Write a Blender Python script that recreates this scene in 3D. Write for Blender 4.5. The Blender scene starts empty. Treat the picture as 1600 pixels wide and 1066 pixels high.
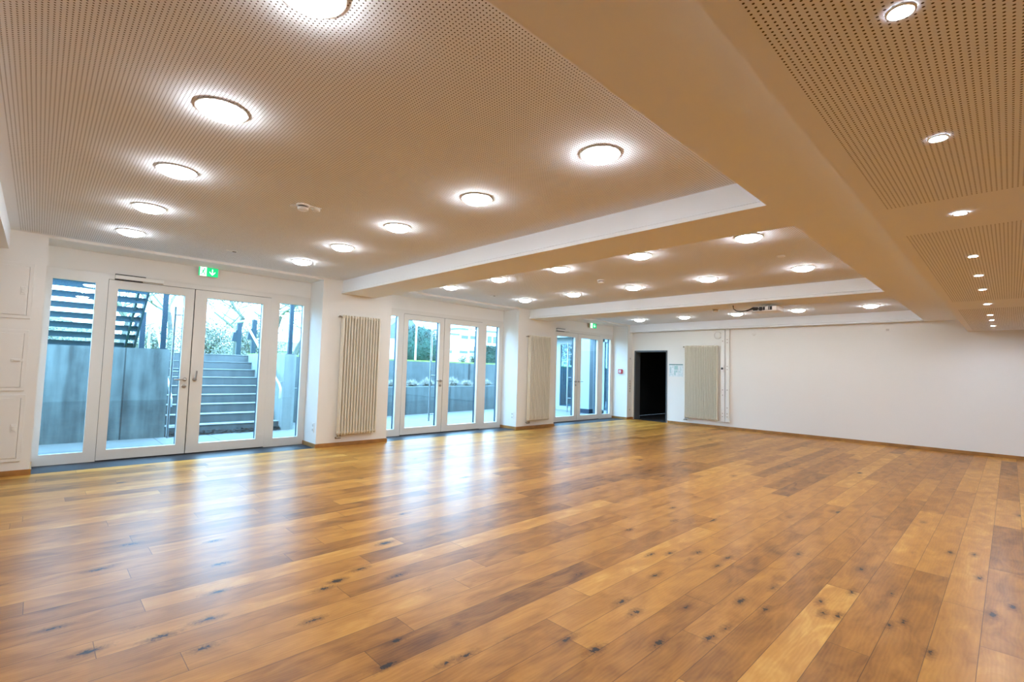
import bpy, bmesh, math, random
from mathutils import Vector, Matrix

random.seed(7)
SC = bpy.context.scene
COL = SC.collection

# ------------------------------------------------------------------ camera, world, sun, exposure
cam_data = bpy.data.cameras.new('camera')
cam_data.sensor_fit = 'HORIZONTAL'
cam_data.sensor_width = 36.0
cam_data.lens = 758.92 / 1600 * 36.0
cam_data.clip_end = 400
cam = bpy.data.objects.new('camera', cam_data)
COL.objects.link(cam)
_r, _u, _f = (0.69849, 0.71506, 0.02816), (0.02285, -0.06162, 0.99784), (-0.71525, 0.69634, 0.05938)
cam.matrix_world = Matrix(((_r[0], _u[0], -_f[0], 7.63784), (_r[1], _u[1], -_f[1], -3.20014),
                           (_r[2], _u[2], -_f[2], 1.31), (0, 0, 0, 1)))
SC.camera = cam

SKY_STRENGTH = 4.4
LAMP_STRENGTH = 48.0
SPOT_STRENGTH = 1000.0
world = bpy.data.worlds.new('overcast_sky')
SC.world = world
world.use_nodes = True
wn, wl = world.node_tree.nodes, world.node_tree.links
bg = wn['Background']
tc = wn.new('ShaderNodeTexCoord')
sep = wn.new('ShaderNodeSeparateXYZ')
wl.new(tc.outputs['Generated'], sep.inputs[0])
rmp = wn.new('ShaderNodeValToRGB')
rmp.color_ramp.elements[0].position = 0.0
rmp.color_ramp.elements[0].color = (1.15, 1.5, 1.9, 1)
rmp.color_ramp.elements[1].position = 0.6
rmp.color_ramp.elements[1].color = (1.38, 2.1, 2.95, 1)
wl.new(sep.outputs['Z'], rmp.inputs[0])
wl.new(rmp.outputs[0], bg.inputs['Color'])
bg.inputs['Strength'].default_value = SKY_STRENGTH

SC.view_settings.view_transform = 'Standard'
SC.view_settings.look = 'None'
SC.view_settings.gamma = 1.0
SC.view_settings.use_curve_mapping = False
SC.view_settings.exposure = 0.66
SC.cycles.max_bounces = 12
SC.cycles.diffuse_bounces = 6
SC.cycles.transparent_max_bounces = 16
SC.cycles.caustics_reflective = False
SC.cycles.caustics_refractive = False
SC.cycles.sample_clamp_indirect = 8.0

# ------------------------------------------------------------------ room numbers (metres)
YB, YW = -5.5, 9.125          # back and front wall
XR = 11.0                     # right wall
DX = -0.5                     # inner face of the glazed doors
HC, HB, HR = 2.697, 2.482, 2.267   # bay ceiling, beam soffit, lower right ceiling
XB0, XB1 = 6.5, 7.098         # main beam
NICHES = [(-3.19, 0.0), (1.235, 4.43), (5.69, 8.865)]
LEAF0 = [-3.19, 1.217, 5.648]
BEAMS = [(-4.1, -3.4985), (0.321, 0.912), (4.787, 5.443), (8.985, YW)]


# ------------------------------------------------------------------ material helpers
def new_mat(name):
    m = bpy.data.materials.new(name)
    m.use_nodes = True
    nt = m.node_tree
    b = nt.nodes['Principled BSDF']
    return m, nt, nt.nodes, nt.links, b


def simple(name, col, rough=0.5, metal=0.0, noise=0.0, scale=20.0, bump=0.0, spec=0.5):
    m, nt, n, l, b = new_mat(name)
    b.inputs['Base Color'].default_value = (*col, 1)
    b.inputs['Roughness'].default_value = rough
    b.inputs['Metallic'].default_value = metal
    b.inputs['Specular IOR Level'].default_value = spec
    if noise or bump:
        t = n.new('ShaderNodeTexCoord')
        x = n.new('ShaderNodeTexNoise')
        x.inputs['Scale'].default_value = scale
        x.inputs['Detail'].default_value = 5
        l.new(t.outputs['Object'], x.inputs['Vector'])
        if noise:
            r = n.new('ShaderNodeValToRGB')
            r.color_ramp.elements[0].color = tuple(c * (1 - noise) for c in col) + (1,)
            r.color_ramp.elements[1].color = tuple(min(1, c * (1 + noise)) for c in col) + (1,)
            r.color_ramp.elements[0].position = 0.3
            r.color_ramp.elements[1].position = 0.7
            l.new(x.outputs['Fac'], r.inputs[0])
            l.new(r.outputs[0], b.inputs['Base Color'])
        if bump:
            bp = n.new('ShaderNodeBump')
            bp.inputs['Strength'].default_value = bump
            bp.inputs['Distance'].default_value = 0.004
            l.new(x.outputs['Fac'], bp.inputs['Height'])
            l.new(bp.outputs[0], b.inputs['Normal'])
    return m


def emitter(name, col, strength):
    m, nt, n, l, b = new_mat(name)
    b.inputs['Base Color'].default_value = (0.9, 0.9, 0.9, 1)
    b.inputs['Emission Color'].default_value = (*col, 1)
    b.inputs['Emission Strength'].default_value = strength
    return m


def glass_mat(name, tint):
    m, nt, n, l, b = new_mat(name)
    n.remove(b)
    out = n['Material Output']
    tr = n.new('ShaderNodeBsdfTransparent')
    tr.inputs[0].default_value = (*tint, 1)
    gl = n.new('ShaderNodeBsdfGlossy')
    gl.inputs['Roughness'].default_value = 0.01
    fr = n.new('ShaderNodeFresnel')
    ge = n.new('ShaderNodeNewGeometry')     # same reflectance on the way in and on the way out of the pane
    io = n.new('ShaderNodeMapRange')
    io.inputs['To Min'].default_value = 1.45
    io.inputs['To Max'].default_value = 1 / 1.45
    l.new(ge.outputs['Backfacing'], io.inputs['Value'])
    l.new(io.outputs[0], fr.inputs['IOR'])
    mx = n.new('ShaderNodeMixShader')
    l.new(fr.outputs[0], mx.inputs[0])
    l.new(tr.outputs[0], mx.inputs[1])
    l.new(gl.outputs[0], mx.inputs[2])
    l.new(mx.outputs[0], out.inputs['Surface'])
    return m


def math_node(n, l, op, a, b=None, clamp=False):
    x = n.new('ShaderNodeMath')
    x.operation = op
    x.use_clamp = clamp
    for i, v in enumerate((a, b)):
        if v is None:
            continue
        if isinstance(v, (int, float)):
            x.inputs[i].default_value = v
        else:
            l.new(v, x.inputs[i])
    return x.outputs[0]


def perforated(name, col, pitch=0.018, rad=0.0035):
    """white acoustic board drilled with 8 mm holes every 18 mm"""
    m, nt, n, l, b = new_mat(name)
    t = n.new('ShaderNodeTexCoord')
    s = n.new('ShaderNodeSeparateXYZ')
    l.new(t.outputs['Object'], s.inputs[0])
    d2 = None
    for ax, off in (('X', 0.009), ('Y', 0.004)):
        a = math_node(n, l, 'ADD', s.outputs[ax], 20.0 + off)
        a = math_node(n, l, 'DIVIDE', a, pitch)
        a = math_node(n, l, 'FRACT', a)
        a = math_node(n, l, 'SUBTRACT', a, 0.5)
        a = math_node(n, l, 'MULTIPLY', a, a)
        d2 = a if d2 is None else math_node(n, l, 'ADD', d2, a)
    d = math_node(n, l, 'SQRT', d2)
    d = math_node(n, l, 'MULTIPLY', d, pitch)
    hole = n.new('ShaderNodeMapRange')
    hole.inputs['From Min'].default_value = rad - 0.0006
    hole.inputs['From Max'].default_value = rad + 0.0006
    l.new(d, hole.inputs['Value'])
    mix = n.new('ShaderNodeMix')
    mix.data_type = 'RGBA'
    mix.inputs['A'].default_value = (0.085, 0.058, 0.038, 1)
    mix.inputs['B'].default_value = (*col, 1)
    l.new(hole.outputs[0], mix.inputs['Factor'])
    l.new(mix.outputs['Result'], b.inputs['Base Color'])
    b.inputs['Roughness'].default_value = 0.9
    b.inputs['Specular IOR Level'].default_value = 0.1
    return m


KNOTS = [(6.236, -1.235, 3), (6.41, -0.946, 3), (6.05, -0.711, 2.4), (6.092, -1.261, 2), (6.328, -0.491, 1),
         (6.171, -0.763, 2), (6.555, -0.706, 1.6), (6.572, -0.553, 1), (6.509, -0.18, 3), (5.992, -0.237, 2),
         (6.184, 0.451, 2), (6.192, 0.239, 1.4), (5.864, 0.211, 1.5), (5.783, 0.067, 1.6), (6.576, 0.169, 1.8),
         (6.886, 0.966, 2), (6.924, 0.484, 2), (7.095, 0.64, 1.2), (6.942, 0.059, 2), (7.199, 0.262, 2),
         (7.333, -0.022, 1.3), (7.534, 0.758, 3), (7.461, 1.422, 2.0), (7.283, 1.921, 2), (7.414, 2.011, 2),
         (7.153, 0.148, 1.2), (4.8, -1.917, 2), (4.679, -1.629, 2), (4.918, -1.498, 3), (5.698, -2.023, 3),
         (5.111, -2.108, 2), (5.869, -1.718, 1.5), (5.855, -1.816, 1), (5.553, -1.885, 1.6), (4.796, -2.698, 3),
         (4.732, -2.958, 3), (4.376, -3.07, 2), (3.654, -2.853, 2.6), (4.028, -2.267, 3), (4.452, -2.384, 2.5),
         (4.758, -2.505, 2.5), (5.032, -2.58, 2), (6.641, -0.172, 2), (6.5, 0.937, 2), (6.827, 0.188, 1.6)]


def oak_floor():
    m, nt, n, l, b = new_mat('rustic_oak_planks')
    uv = n.new('ShaderNodeUVMap')
    at = n.new('ShaderNodeAttribute')
    at.attribute_name = 'plank'
    sa = n.new('ShaderNodeSeparateColor')
    l.new(at.outputs['Color'], sa.inputs[0])
    su = n.new('ShaderNodeSeparateXYZ')
    l.new(uv.outputs[0], su.inputs[0])
    off = math_node(n, l, 'MULTIPLY', sa.outputs[1], 37.0)
    u = math_node(n, l, 'ADD', su.outputs[0], off)
    v = math_node(n, l, 'ADD', su.outputs[1], off)
    # long grain
    cb = n.new('ShaderNodeCombineXYZ')
    l.new(math_node(n, l, 'MULTIPLY', u, 1.3), cb.inputs[0])
    l.new(math_node(n, l, 'MULTIPLY', v, 26.0), cb.inputs[1])
    g = n.new('ShaderNodeTexNoise')
    g.inputs['Scale'].default_value = 2.2
    g.inputs['Detail'].default_value = 4
    g.inputs['Distortion'].default_value = 0.6
    l.new(cb.outputs[0], g.inputs['Vector'])
    # cathedral figure
    cb2 = n.new('ShaderNodeCombineXYZ')
    l.new(math_node(n, l, 'MULTIPLY', u, 1.6), cb2.inputs[0])
    l.new(math_node(n, l, 'MULTIPLY', v, 7.0), cb2.inputs[1])
    w = n.new('ShaderNodeTexWave')
    w.wave_type = 'BANDS'
    w.bands_direction = 'Y'
    w.inputs['Scale'].default_value = 2.4
    w.inputs['Distortion'].default_value = 14.0
    w.inputs['Detail'].default_value = 3
    w.inputs['Detail Scale'].default_value = 0.7
    l.new(cb2.outputs[0], w.inputs['Vector'])
    # clouds of tone inside one plank
    cb3 = n.new('ShaderNodeCombineXYZ')
    l.new(math_node(n, l, 'MULTIPLY', u, 2.2), cb3.inputs[0])
    l.new(math_node(n, l, 'MULTIPLY', v, 6.0), cb3.inputs[1])
    cl = n.new('ShaderNodeTexNoise')
    cl.inputs['Scale'].default_value = 1.6
    cl.inputs['Detail'].default_value = 5
    cl.inputs['Distortion'].default_value = 0.8
    l.new(cb3.outputs[0], cl.inputs['Vector'])
    f = math_node(n, l, 'MULTIPLY', sa.outputs[0], 0.46)
    f = math_node(n, l, 'ADD', f, math_node(n, l, 'MULTIPLY', g.outputs['Fac'], 0.13))
    f = math_node(n, l, 'ADD', f, math_node(n, l, 'MULTIPLY', w.outputs['Fac'], 0.045))
    f = math_node(n, l, 'ADD', f, math_node(n, l, 'MULTIPLY', cl.outputs['Fac'], 0.66))
    f = math_node(n, l, 'SUBTRACT', f, 0.18)
    r = n.new('ShaderNodeValToRGB')
    e = r.color_ramp.elements
    e[0].position, e[0].color = 0.12, OAK[0]
    e[1].position, e[1].color = 0.92, OAK[3]
    for p, c in ((0.4, OAK[1]), (0.64, OAK[2])):
        k = e.new(p)
        k.color = c
    l.new(f, r.inputs[0])
    # knots: scattered ones by a stretched cell pattern, the large ones where they lie
    vb = n.new('ShaderNodeCombineXYZ')
    l.new(math_node(n, l, 'MULTIPLY', u, 2.0), vb.inputs[0])
    l.new(math_node(n, l, 'MULTIPLY', v, 4.6), vb.inputs[1])
    vo = n.new('ShaderNodeTexVoronoi')
    vo.feature = 'F1'
    vo.inputs['Scale'].default_value = 1.0
    l.new(vb.outputs[0], vo.inputs['Vector'])
    vc = n.new('ShaderNodeSeparateColor')
    l.new(vo.outputs['Color'], vc.inputs[0])
    kn = n.new('ShaderNodeTexNoise')
    kn.inputs['Scale'].default_value = 34
    kn.inputs['Detail'].default_value = 4
    kn.inputs['Distortion'].default_value = 1.5
    tcn = n.new('ShaderNodeTexCoord')
    l.new(tcn.outputs['Object'], kn.inputs['Vector'])
    wob = math_node(n, l, 'MULTIPLY', math_node(n, l, 'SUBTRACT', kn.outputs['Fac'], 0.5), 0.085)
    size = math_node(n, l, 'MULTIPLY', math_node(n, l, 'SUBTRACT', vc.outputs[0], 0.44), 0.075)
    small = math_node(n, l, 'SUBTRACT', math_node(n, l, 'MULTIPLY', vo.outputs['Distance'], 0.40), size)
    small = math_node(n, l, 'ADD', small, wob)
    sc = n.new('ShaderNodeVectorMath')
    sc.operation = 'MULTIPLY'
    sc.inputs[1].default_value = (1.7, 0.62, 0)
    l.new(tcn.outputs['Object'], sc.inputs[0])
    cur = None
    for (kx, ky, kr) in KNOTS:
        d = n.new('ShaderNodeVectorMath')
        d.operation = 'DISTANCE'
        d.inputs[1].default_value = (kx * 1.7, ky * 0.62, 0)
        l.new(sc.outputs[0], d.inputs[0])
        q = math_node(n, l, 'SUBTRACT', d.outputs['Value'], 0.0068 * kr)
        cur = q if cur is None else math_node(n, l, 'MINIMUM', cur, q)
    big = math_node(n, l, 'ADD', cur, wob)
    # scattered knots keep clear of the measured foreground
    kd = math_node(n, l, 'MINIMUM', big, small)
    core = n.new('ShaderNodeMapRange')
    core.inputs['From Min'].default_value = 0.004
    core.inputs['From Max'].default_value = -0.004
    l.new(kd, core.inputs['Value'])
    halo = n.new('ShaderNodeMapRange')
    halo.interpolation_type = 'SMOOTHSTEP'
    halo.inputs['From Min'].default_value = 0.06
    halo.inputs['From Max'].default_value = -0.01
    halo.inputs['To Max'].default_value = 0.75
    l.new(kd, halo.inputs['Value'])

    def mixc(fac, a, col):
        x = n.new('ShaderNodeMix')
        x.data_type = 'RGBA'
        l.new(fac, x.inputs['Factor'])
        l.new(a, x.inputs['A'])
        x.inputs['B'].default_value = col
        return x.outputs['Result']
    c = mixc(halo.outputs[0], r.outputs[0], OAK[0])
    c = mixc(math_node(n, l, 'MULTIPLY', core.outputs[0], 0.95), c, (0.018, 0.012, 0.010, 1))
    # joints
    ln = sa.outputs[2]   # plank length / 4
    du = math_node(n, l, 'MINIMUM', su.outputs[0], math_node(n, l, 'SUBTRACT', math_node(n, l, 'MULTIPLY', ln, 4.0), su.outputs[0]))
    dv = math_node(n, l, 'MINIMUM', su.outputs[1], math_node(n, l, 'SUBTRACT', 0.1785, su.outputs[1]))
    de = math_node(n, l, 'MINIMUM', du, dv)
    j = n.new('ShaderNodeMapRange')
    j.inputs['From Min'].default_value = 0.0022
    j.inputs['From Max'].default_value = 0.0008
    j.inputs['To Max'].default_value = 0.75
    l.new(de, j.inputs['Value'])
    c = mixc(j.outputs[0], c, (0.06, 0.025, 0.008, 1))
    l.new(c, b.inputs['Base Color'])
    rg = n.new('ShaderNodeMapRange')
    rg.inputs['To Min'].default_value = 0.28
    rg.inputs['To Max'].default_value = 0.37
    l.new(g.outputs['Fac'], rg.inputs['Value'])
    l.new(rg.outputs[0], b.inputs['Roughness'])
    b.inputs['Specular IOR Level'].default_value = 0.14
    bp = n.new('ShaderNodeBump')
    bp.inputs['Strength'].default_value = 0.15
    bp.inputs['Distance'].default_value = 0.0012
    hh = math_node(n, l, 'SUBTRACT', 1.0, j.outputs[0])
    l.new(hh, bp.inputs['Height'])
    l.new(bp.outputs[0], b.inputs['Normal'])
    return m


def concrete(name, col, stain=0.35, joint=None, wet=None):
    """cast concrete: clouds, vertical run-off streaks, board joints, a tide line"""
    m, nt, n, l, b = new_mat(name)
    t = n.new('ShaderNodeTexCoord')
    mp = n.new('ShaderNodeMapping')
    mp.inputs['Scale'].default_value = (5, 5, 0.5)
    l.new(t.outputs['Object'], mp.inputs[0])
    a = n.new('ShaderNodeTexNoise')
    a.inputs['Scale'].default_value = 1.6
    a.inputs['Detail'].default_value = 6
    l.new(mp.outputs[0], a.inputs['Vector'])
    c = n.new('ShaderNodeTexNoise')
    c.inputs['Scale'].default_value = 3
    c.inputs['Detail'].default_value = 8
    l.new(t.outputs['Object'], c.inputs['Vector'])
    f = math_node(n, l, 'ADD', math_node(n, l, 'MULTIPLY', a.outputs['Fac'], 0.6), math_node(n, l, 'MULTIPLY', c.outputs['Fac'], 0.4))
    r = n.new('ShaderNodeValToRGB')
    r.color_ramp.elements[0].position = 0.32
    r.color_ramp.elements[1].position = 0.68
    r.color_ramp.elements[0].color = tuple(x * (1 - stain) for x in col) + (1,)
    r.color_ramp.elements[1].color = tuple(x * (1 + stain * 0.7) for x in col) + (1,)
    l.new(f, r.inputs[0])
    outc = r.outputs[0]
    s = n.new('ShaderNodeSeparateXYZ')
    l.new(t.outputs['Object'], s.inputs[0])

    def dark(fac, amount):
        x = n.new('ShaderNodeMix')
        x.data_type = 'RGBA'
        x.blend_type = 'MULTIPLY'
        l.new(fac, x.inputs['Factor'])
        l.new(outc, x.inputs['A'])
        x.inputs['B'].default_value = (amount, amount, amount, 1)
        return x.outputs['Result']
    if joint:
        ph, per, wid = joint
        k = math_node(n, l, 'DIVIDE', math_node(n, l, 'ADD', s.outputs['Y'], 100 * per - ph), per)
        k = math_node(n, l, 'FRACT', k)
        k = math_node(n, l, 'LESS_THAN', k, wid / per)
        outc = dark(k, 0.35)
    if wet is not None:
        k = n.new('ShaderNodeMapRange')
        k.inputs['From Min'].default_value = wet + 0.01
        k.inputs['From Max'].default_value = wet - 0.01
        k.inputs['To Max'].default_value = 1.0
        l.new(s.outputs['Z'], k.inputs['Value'])
        outc = dark(k.outputs[0], 0.82)
    l.new(outc, b.inputs['Base Color'])
    b.inputs['Roughness'].default_value = 0.85
    bp = n.new('ShaderNodeBump')
    bp.inputs['Strength'].default_value = 0.3
    bp.inputs['Distance'].default_value = 0.01
    l.new(c.outputs['Fac'], bp.inputs['Height'])
    l.new(bp.outputs[0], b.inputs['Normal'])
    return m


def slabs(name, col, px, py, gap, rough=0.7):
    """paving or tiles on a grid in the ground plane"""
    m, nt, n, l, b = new_mat(name)
    t = n.new('ShaderNodeTexCoord')
    s = n.new('ShaderNodeSeparateXYZ')
    l.new(t.outputs['Object'], s.inputs[0])
    e = None
    for ax, p in (('X', px), ('Y', py)):
        k = math_node(n, l, 'FRACT', math_node(n, l, 'DIVIDE', math_node(n, l, 'ADD', s.outputs[ax], 50 * p + 0.11), p))
        k = math_node(n, l, 'LESS_THAN', k, gap / p)
        e = k if e is None else math_node(n, l, 'MAXIMUM', e, k)
    c = n.new('ShaderNodeTexNoise')
    c.inputs['Scale'].default_value = 5
    c.inputs['Detail'].default_value = 6
    l.new(t.outputs['Object'], c.inputs['Vector'])
    r = n.new('ShaderNodeValToRGB')
    r.color_ramp.elements[0].color = tuple(x * 0.8 for x in col) + (1,)
    r.color_ramp.elements[1].color = tuple(x * 1.15 for x in col) + (1,)
    l.new(c.outputs['Fac'], r.inputs[0])
    x = n.new('ShaderNodeMix')
    x.data_type = 'RGBA'
    l.new(e, x.inputs['Factor'])
    l.new(r.outputs[0], x.inputs['A'])
    x.inputs['B'].default_value = tuple(q * 0.3 for q in col) + (1,)
    l.new(x.outputs['Result'], b.inputs['Base Color'])
    b.inputs['Roughness'].default_value = rough
    b.inputs['Specular IOR Level'].default_value = 0.2
    return m


OAK = [(0.14, 0.051, 0.009, 1), (0.36, 0.150, 0.025, 1), (0.51, 0.236, 0.044, 1), (0.72, 0.42, 0.11, 1)]
M = {}
M['oak'] = oak_floor()
M['oak_trim'] = simple('oak_skirting', (0.34, 0.16, 0.045), 0.4, noise=0.25, scale=6)
M['wall'] = simple('white_wall_paint', (0.81, 0.795, 0.765), 0.85, bump=0.12, scale=160, spec=0.2)
M['ceil'] = simple('white_ceiling_paint', (0.83, 0.85, 0.88), 0.9, bump=0.05, scale=90, spec=0.15)
M['perf'] = perforated('perforated_acoustic_board', (0.83, 0.85, 0.88))
M['frame'] = simple('warm_white_door_lacquer', (0.74, 0.72, 0.68), 0.35)
M['gasket'] = simple('dark_seal', (0.03, 0.03, 0.03), 0.6)
M['glass'] = glass_mat('door_glass', (0.80, 0.95, 1.0))
M['outer_dark'] = simple('dark_outer_layer', (0.016, 0.035, 0.055), 0.5)
M['annex_glass'] = glass_mat('tinted_annex_glass', (0.30, 0.50, 0.60))
M['steel'] = simple('brushed_steel', (0.42, 0.40, 0.37), 0.3, 1.0)
M['galv'] = simple('stainless_tube', (0.42, 0.45, 0.48), 0.42, 1.0)
M['slate'] = slabs('dark_slate_threshold', (0.022, 0.026, 0.032), 0.6, 0.6, 0.004, 0.45)
M['lamp'] = emitter('lit_opal_glass', (0.92, 1.0, 1.07), LAMP_STRENGTH)
M['spot'] = emitter('lit_spot_lens', (0.82, 0.95, 1.12), SPOT_STRENGTH)
M['ring'] = simple('lamp_trim_ring', (0.55, 0.50, 0.46), 0.4, 0.3)
M['plastic'] = simple('white_plastic', (0.80, 0.79, 0.76), 0.4)
M['cream'] = simple('radiator_enamel', (0.76, 0.71, 0.6), 0.3)
M['brass'] = simple('valve_metal', (0.30, 0.26, 0.21), 0.35, 0.9)
M['grey_steel'] = simple('anthracite_steel_frame', (0.085, 0.092, 0.10), 0.45)
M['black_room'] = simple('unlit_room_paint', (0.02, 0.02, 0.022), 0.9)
M['dark'] = simple('dark_vent', (0.012, 0.012, 0.012), 0.6)
M['cable'] = simple('black_cable', (0.02, 0.015, 0.012), 0.5)
M['red'] = simple('fire_alarm_red', (0.50, 0.02, 0.05), 0.4)
M['paper'] = simple('printed_plan', (0.70, 0.76, 0.78), 0.5, noise=0.12, scale=30)
M['plan_head'] = simple('plan_header', (0.08, 0.22, 0.20), 0.5)
M['plan_ink'] = simple('plan_drawing', (0.35, 0.55, 0.55), 0.5)
M['green'] = emitter('exit_sign_green', (0.0, 0.42, 0.14), 1.0)
M['green'].node_tree.nodes['Principled BSDF'].inputs['Base Color'].default_value = (0.0, 0.35, 0.12, 1)
M['white_lit'] = emitter('exit_sign_white', (0.8, 1.0, 0.95), 0.9)
M['conc'] = concrete('retaining_wall_concrete', (0.125, 0.147, 0.142), stain=0.6, joint=(-2.17, 1.3, 0.022), wet=0.62)
M['conc_plain'] = concrete('wall_end_concrete', (0.211, 0.235, 0.226), 0.25)
M['conc_low'] = concrete('planter_wall_concrete', (0.086, 0.104, 0.102), joint=(4.18, 1.66, 0.03), wet=0.36)
M['conc_up'] = concrete('upper_wall_concrete', (0.08, 0.098, 0.097), joint=(4.6, 1.5, 0.09))
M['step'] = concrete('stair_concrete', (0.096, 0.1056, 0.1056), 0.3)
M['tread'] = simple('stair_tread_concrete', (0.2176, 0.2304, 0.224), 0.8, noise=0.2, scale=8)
M['pave'] = slabs('patio_slabs', (0.125, 0.128, 0.122), 0.8, 0.8, 0.012)
M['lawn'] = simple('lawn', (0.16, 0.23, 0.05), 0.95, noise=0.3, scale=3)
M['lawn_edge'] = simple('fresh_lawn_edge', (0.20, 0.27, 0.06), 0.95, noise=0.3, scale=6)
M['post'] = simple('dark_post_steel', (0.006, 0.024, 0.040), 0.5)
M['stair_steel'] = simple('painted_stair_steel', (0.016, 0.062, 0.098), 0.5)
M['rail'] = simple('pale_handrail', (0.45, 0.468, 0.48), 0.3, 0.6)
M['bark'] = simple('bare_bark', (0.065, 0.07, 0.06), 0.9, noise=0.3, scale=6)
M['twig'] = simple('bare_twigs', (0.13, 0.14, 0.12), 0.9)
M['hedge'] = simple('hedge_leaf', (0.006, 0.036, 0.024), 0.7, noise=0.5, scale=3)
M['shrub'] = simple('shrub_leaf', (0.19, 0.205, 0.175), 0.9, noise=0.35, scale=2)
M['grassy'] = simple('dry_grass', (0.36, 0.345, 0.3), 0.9, noise=0.2, scale=5)
M['leaves'] = simple('fallen_leaves', (0.02, 0.014, 0.011), 0.9, noise=0.5, scale=30)
M['render'] = simple('white_render', (0.5, 0.52, 0.53), 0.8)
M['annex_white'] = simple('annex_white_paint', (0.27, 0.30, 0.32), 0.7)
M['roof'] = simple('grey_roof', (0.105, 0.1155, 0.133), 0.8)
M['pane'] = simple('dull_window_pane', (0.05, 0.07, 0.0825), 0.15)
M['plinth'] = simple('navy_plinth', (0.006, 0.012, 0.03), 0.6)
M['pole'] = simple('white_flagpole', (0.72, 0.72, 0.72), 0.4)
M['hill'] = simple('wooded_hill', (0.105, 0.126, 0.133), 1.0, noise=0.25, scale=0.2)


# ------------------------------------------------------------------ mesh helpers
class MB:
    """collects shapes; build() links them as one mesh object"""

    def __init__(self):
        self.v, self.f, self.mi, self.sm = [], [], [], []

    def add(self, vs, fs, mi=0, smooth=False):
        o = len(self.v)
        self.v += [tuple(p) for p in vs]
        for f in fs:
            self.f.append([i + o for i in f])
            self.mi.append(mi)
            self.sm.append(smooth)
        return self

    def box(self, a, b, mi=0):
        (x0, y0, z0), (x1, y1, z1) = [tuple(map(min, a, b)), tuple(map(max, a, b))]
        vs = [(x0, y0, z0), (x1, y0, z0), (x1, y1, z0), (x0, y1, z0), (x0, y0, z1), (x1, y0, z1), (x1, y1, z1), (x0, y1, z1)]
        return self.add(vs, [(0, 3, 2, 1), (4, 5, 6, 7), (0, 1, 5, 4), (1, 2, 6, 5), (2, 3, 7, 6), (3, 0, 4, 7)], mi)

    def prism(self, poly, axis, a, b, mi=0):
        """poly in the two other axes (in x,y,z order), extruded along axis from a to b"""
        def P(p, t):
            return {'x': (t, p[0], p[1]), 'y': (p[0], t, p[1]), 'z': (p[0], p[1], t)}[axis]
        n = len(poly)
        vs = [P(p, a) for p in poly] + [P(p, b) for p in poly]
        fs = [tuple(range(n))[::-1], tuple(range(n, 2 * n))]
        fs += [(i, (i + 1) % n, (i + 1) % n + n, i + n) for i in range(n)]
        return self.add(vs, fs, mi)

    def tube(self, pts, r, seg=10, mi=0, cap=True):
        pts = [Vector(p) for p in pts]
        rs = r if isinstance(r, (list, tuple)) else [r] * len(pts)
        vs, fs = [], []
        up = Vector((0, 0, 1))
        prev = None
        for i, p in enumerate(pts):
            d = (pts[min(i + 1, len(pts) - 1)] - pts[max(i - 1, 0)]).normalized()
            a = prev if prev is not None else (up if abs(d.z) < 0.9 else Vector((1, 0, 0)))
            s = (a - d * a.dot(d)).normalized()
            prev = s
            t = d.cross(s)
            for k in range(seg):
                w = 2 * math.pi * k / seg
                vs.append(p + (s * math.cos(w) + t * math.sin(w)) * rs[i])
        for i in range(len(pts) - 1):
            for k in range(seg):
                k2 = (k + 1) % seg
                fs.append((i * seg + k, i * seg + k2, (i + 1) * seg + k2, (i + 1) * seg + k))
        self.add(vs, fs, mi, True)
        if cap:
            n = len(pts) - 1
            self.add([vs[k] for k in range(seg)], [tuple(range(seg))[::-1]], mi)
            self.add([vs[n * seg + k] for k in range(seg)], [tuple(range(seg))], mi)
        return self

    def lathe(self, prof, c=(0, 0, 0), axis='z', seg=32, mi=0, cap=True):
        """profile of (radius, height) turned about an axis through c"""
        vs, fs = [], []
        for r, h in prof:
            for k in range(seg):
                w = 2 * math.pi * k / seg
                a, b = r * math.cos(w), r * math.sin(w)
                q = {'z': (a, b, h), 'x': (h, a, b), 'y': (b, h, a)}[axis]
                vs.append((c[0] + q[0], c[1] + q[1], c[2] + q[2]))
        for i in range(len(prof) - 1):
            for k in range(seg):
                k2 = (k + 1) % seg
                fs.append((i * seg + k, i * seg + k2, (i + 1) * seg + k2, (i + 1) * seg + k))
        if cap and prof[0][0] > 1e-6:
            fs.append(tuple(range(seg))[::-1])
        if cap and prof[-1][0] > 1e-6:
            n = (len(prof) - 1) * seg
            fs.append(tuple(n + k for k in range(seg)))
        return self.add(vs, fs, mi, True)

    def build(self, name, mat, parent=None, bevel=0.0, at=None):
        me = bpy.data.meshes.new(name)
        vs = self.v
        if at is not None:
            vs = [(p[0] - at[0], p[1] - at[1], p[2] - at[2]) for p in vs]
        me.from_pydata(vs, [], self.f)
        for m in (mat if isinstance(mat, (list, tuple)) else [mat]):
            me.materials.append(m)
        me.polygons.foreach_set('material_index', self.mi)
        me.polygons.foreach_set('use_smooth', self.sm)
        bm = bmesh.new()
        bm.from_mesh(me)
        bmesh.ops.remove_doubles(bm, verts=bm.verts, dist=1e-6)
        bmesh.ops.recalc_face_normals(bm, faces=bm.faces)
        bm.to_mesh(me)
        bm.free()
        if any(self.sm):
            me.set_sharp_from_angle(angle=math.radians(40))
        o = bpy.data.objects.new(name, me)
        COL.objects.link(o)
        if at is not None:
            o.location = at
        if parent is not None:
            o.parent = parent
            o.matrix_parent_inverse = Matrix.Identity(4)
            if at is None:      # coordinates were given in the world: keep them
                o.location = -world_loc(parent)
            else:
                o.location = Vector(at) - world_loc(parent)
        if bevel:
            bv = o.modifiers.new('bevel', 'BEVEL')
            bv.width = bevel
            bv.segments = 2
            bv.limit_method = 'ANGLE'
        return o


def world_loc(o):
    v = Vector(o.location)
    while o.parent is not None:
        o = o.parent
        v += Vector(o.location)
    return v


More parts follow.
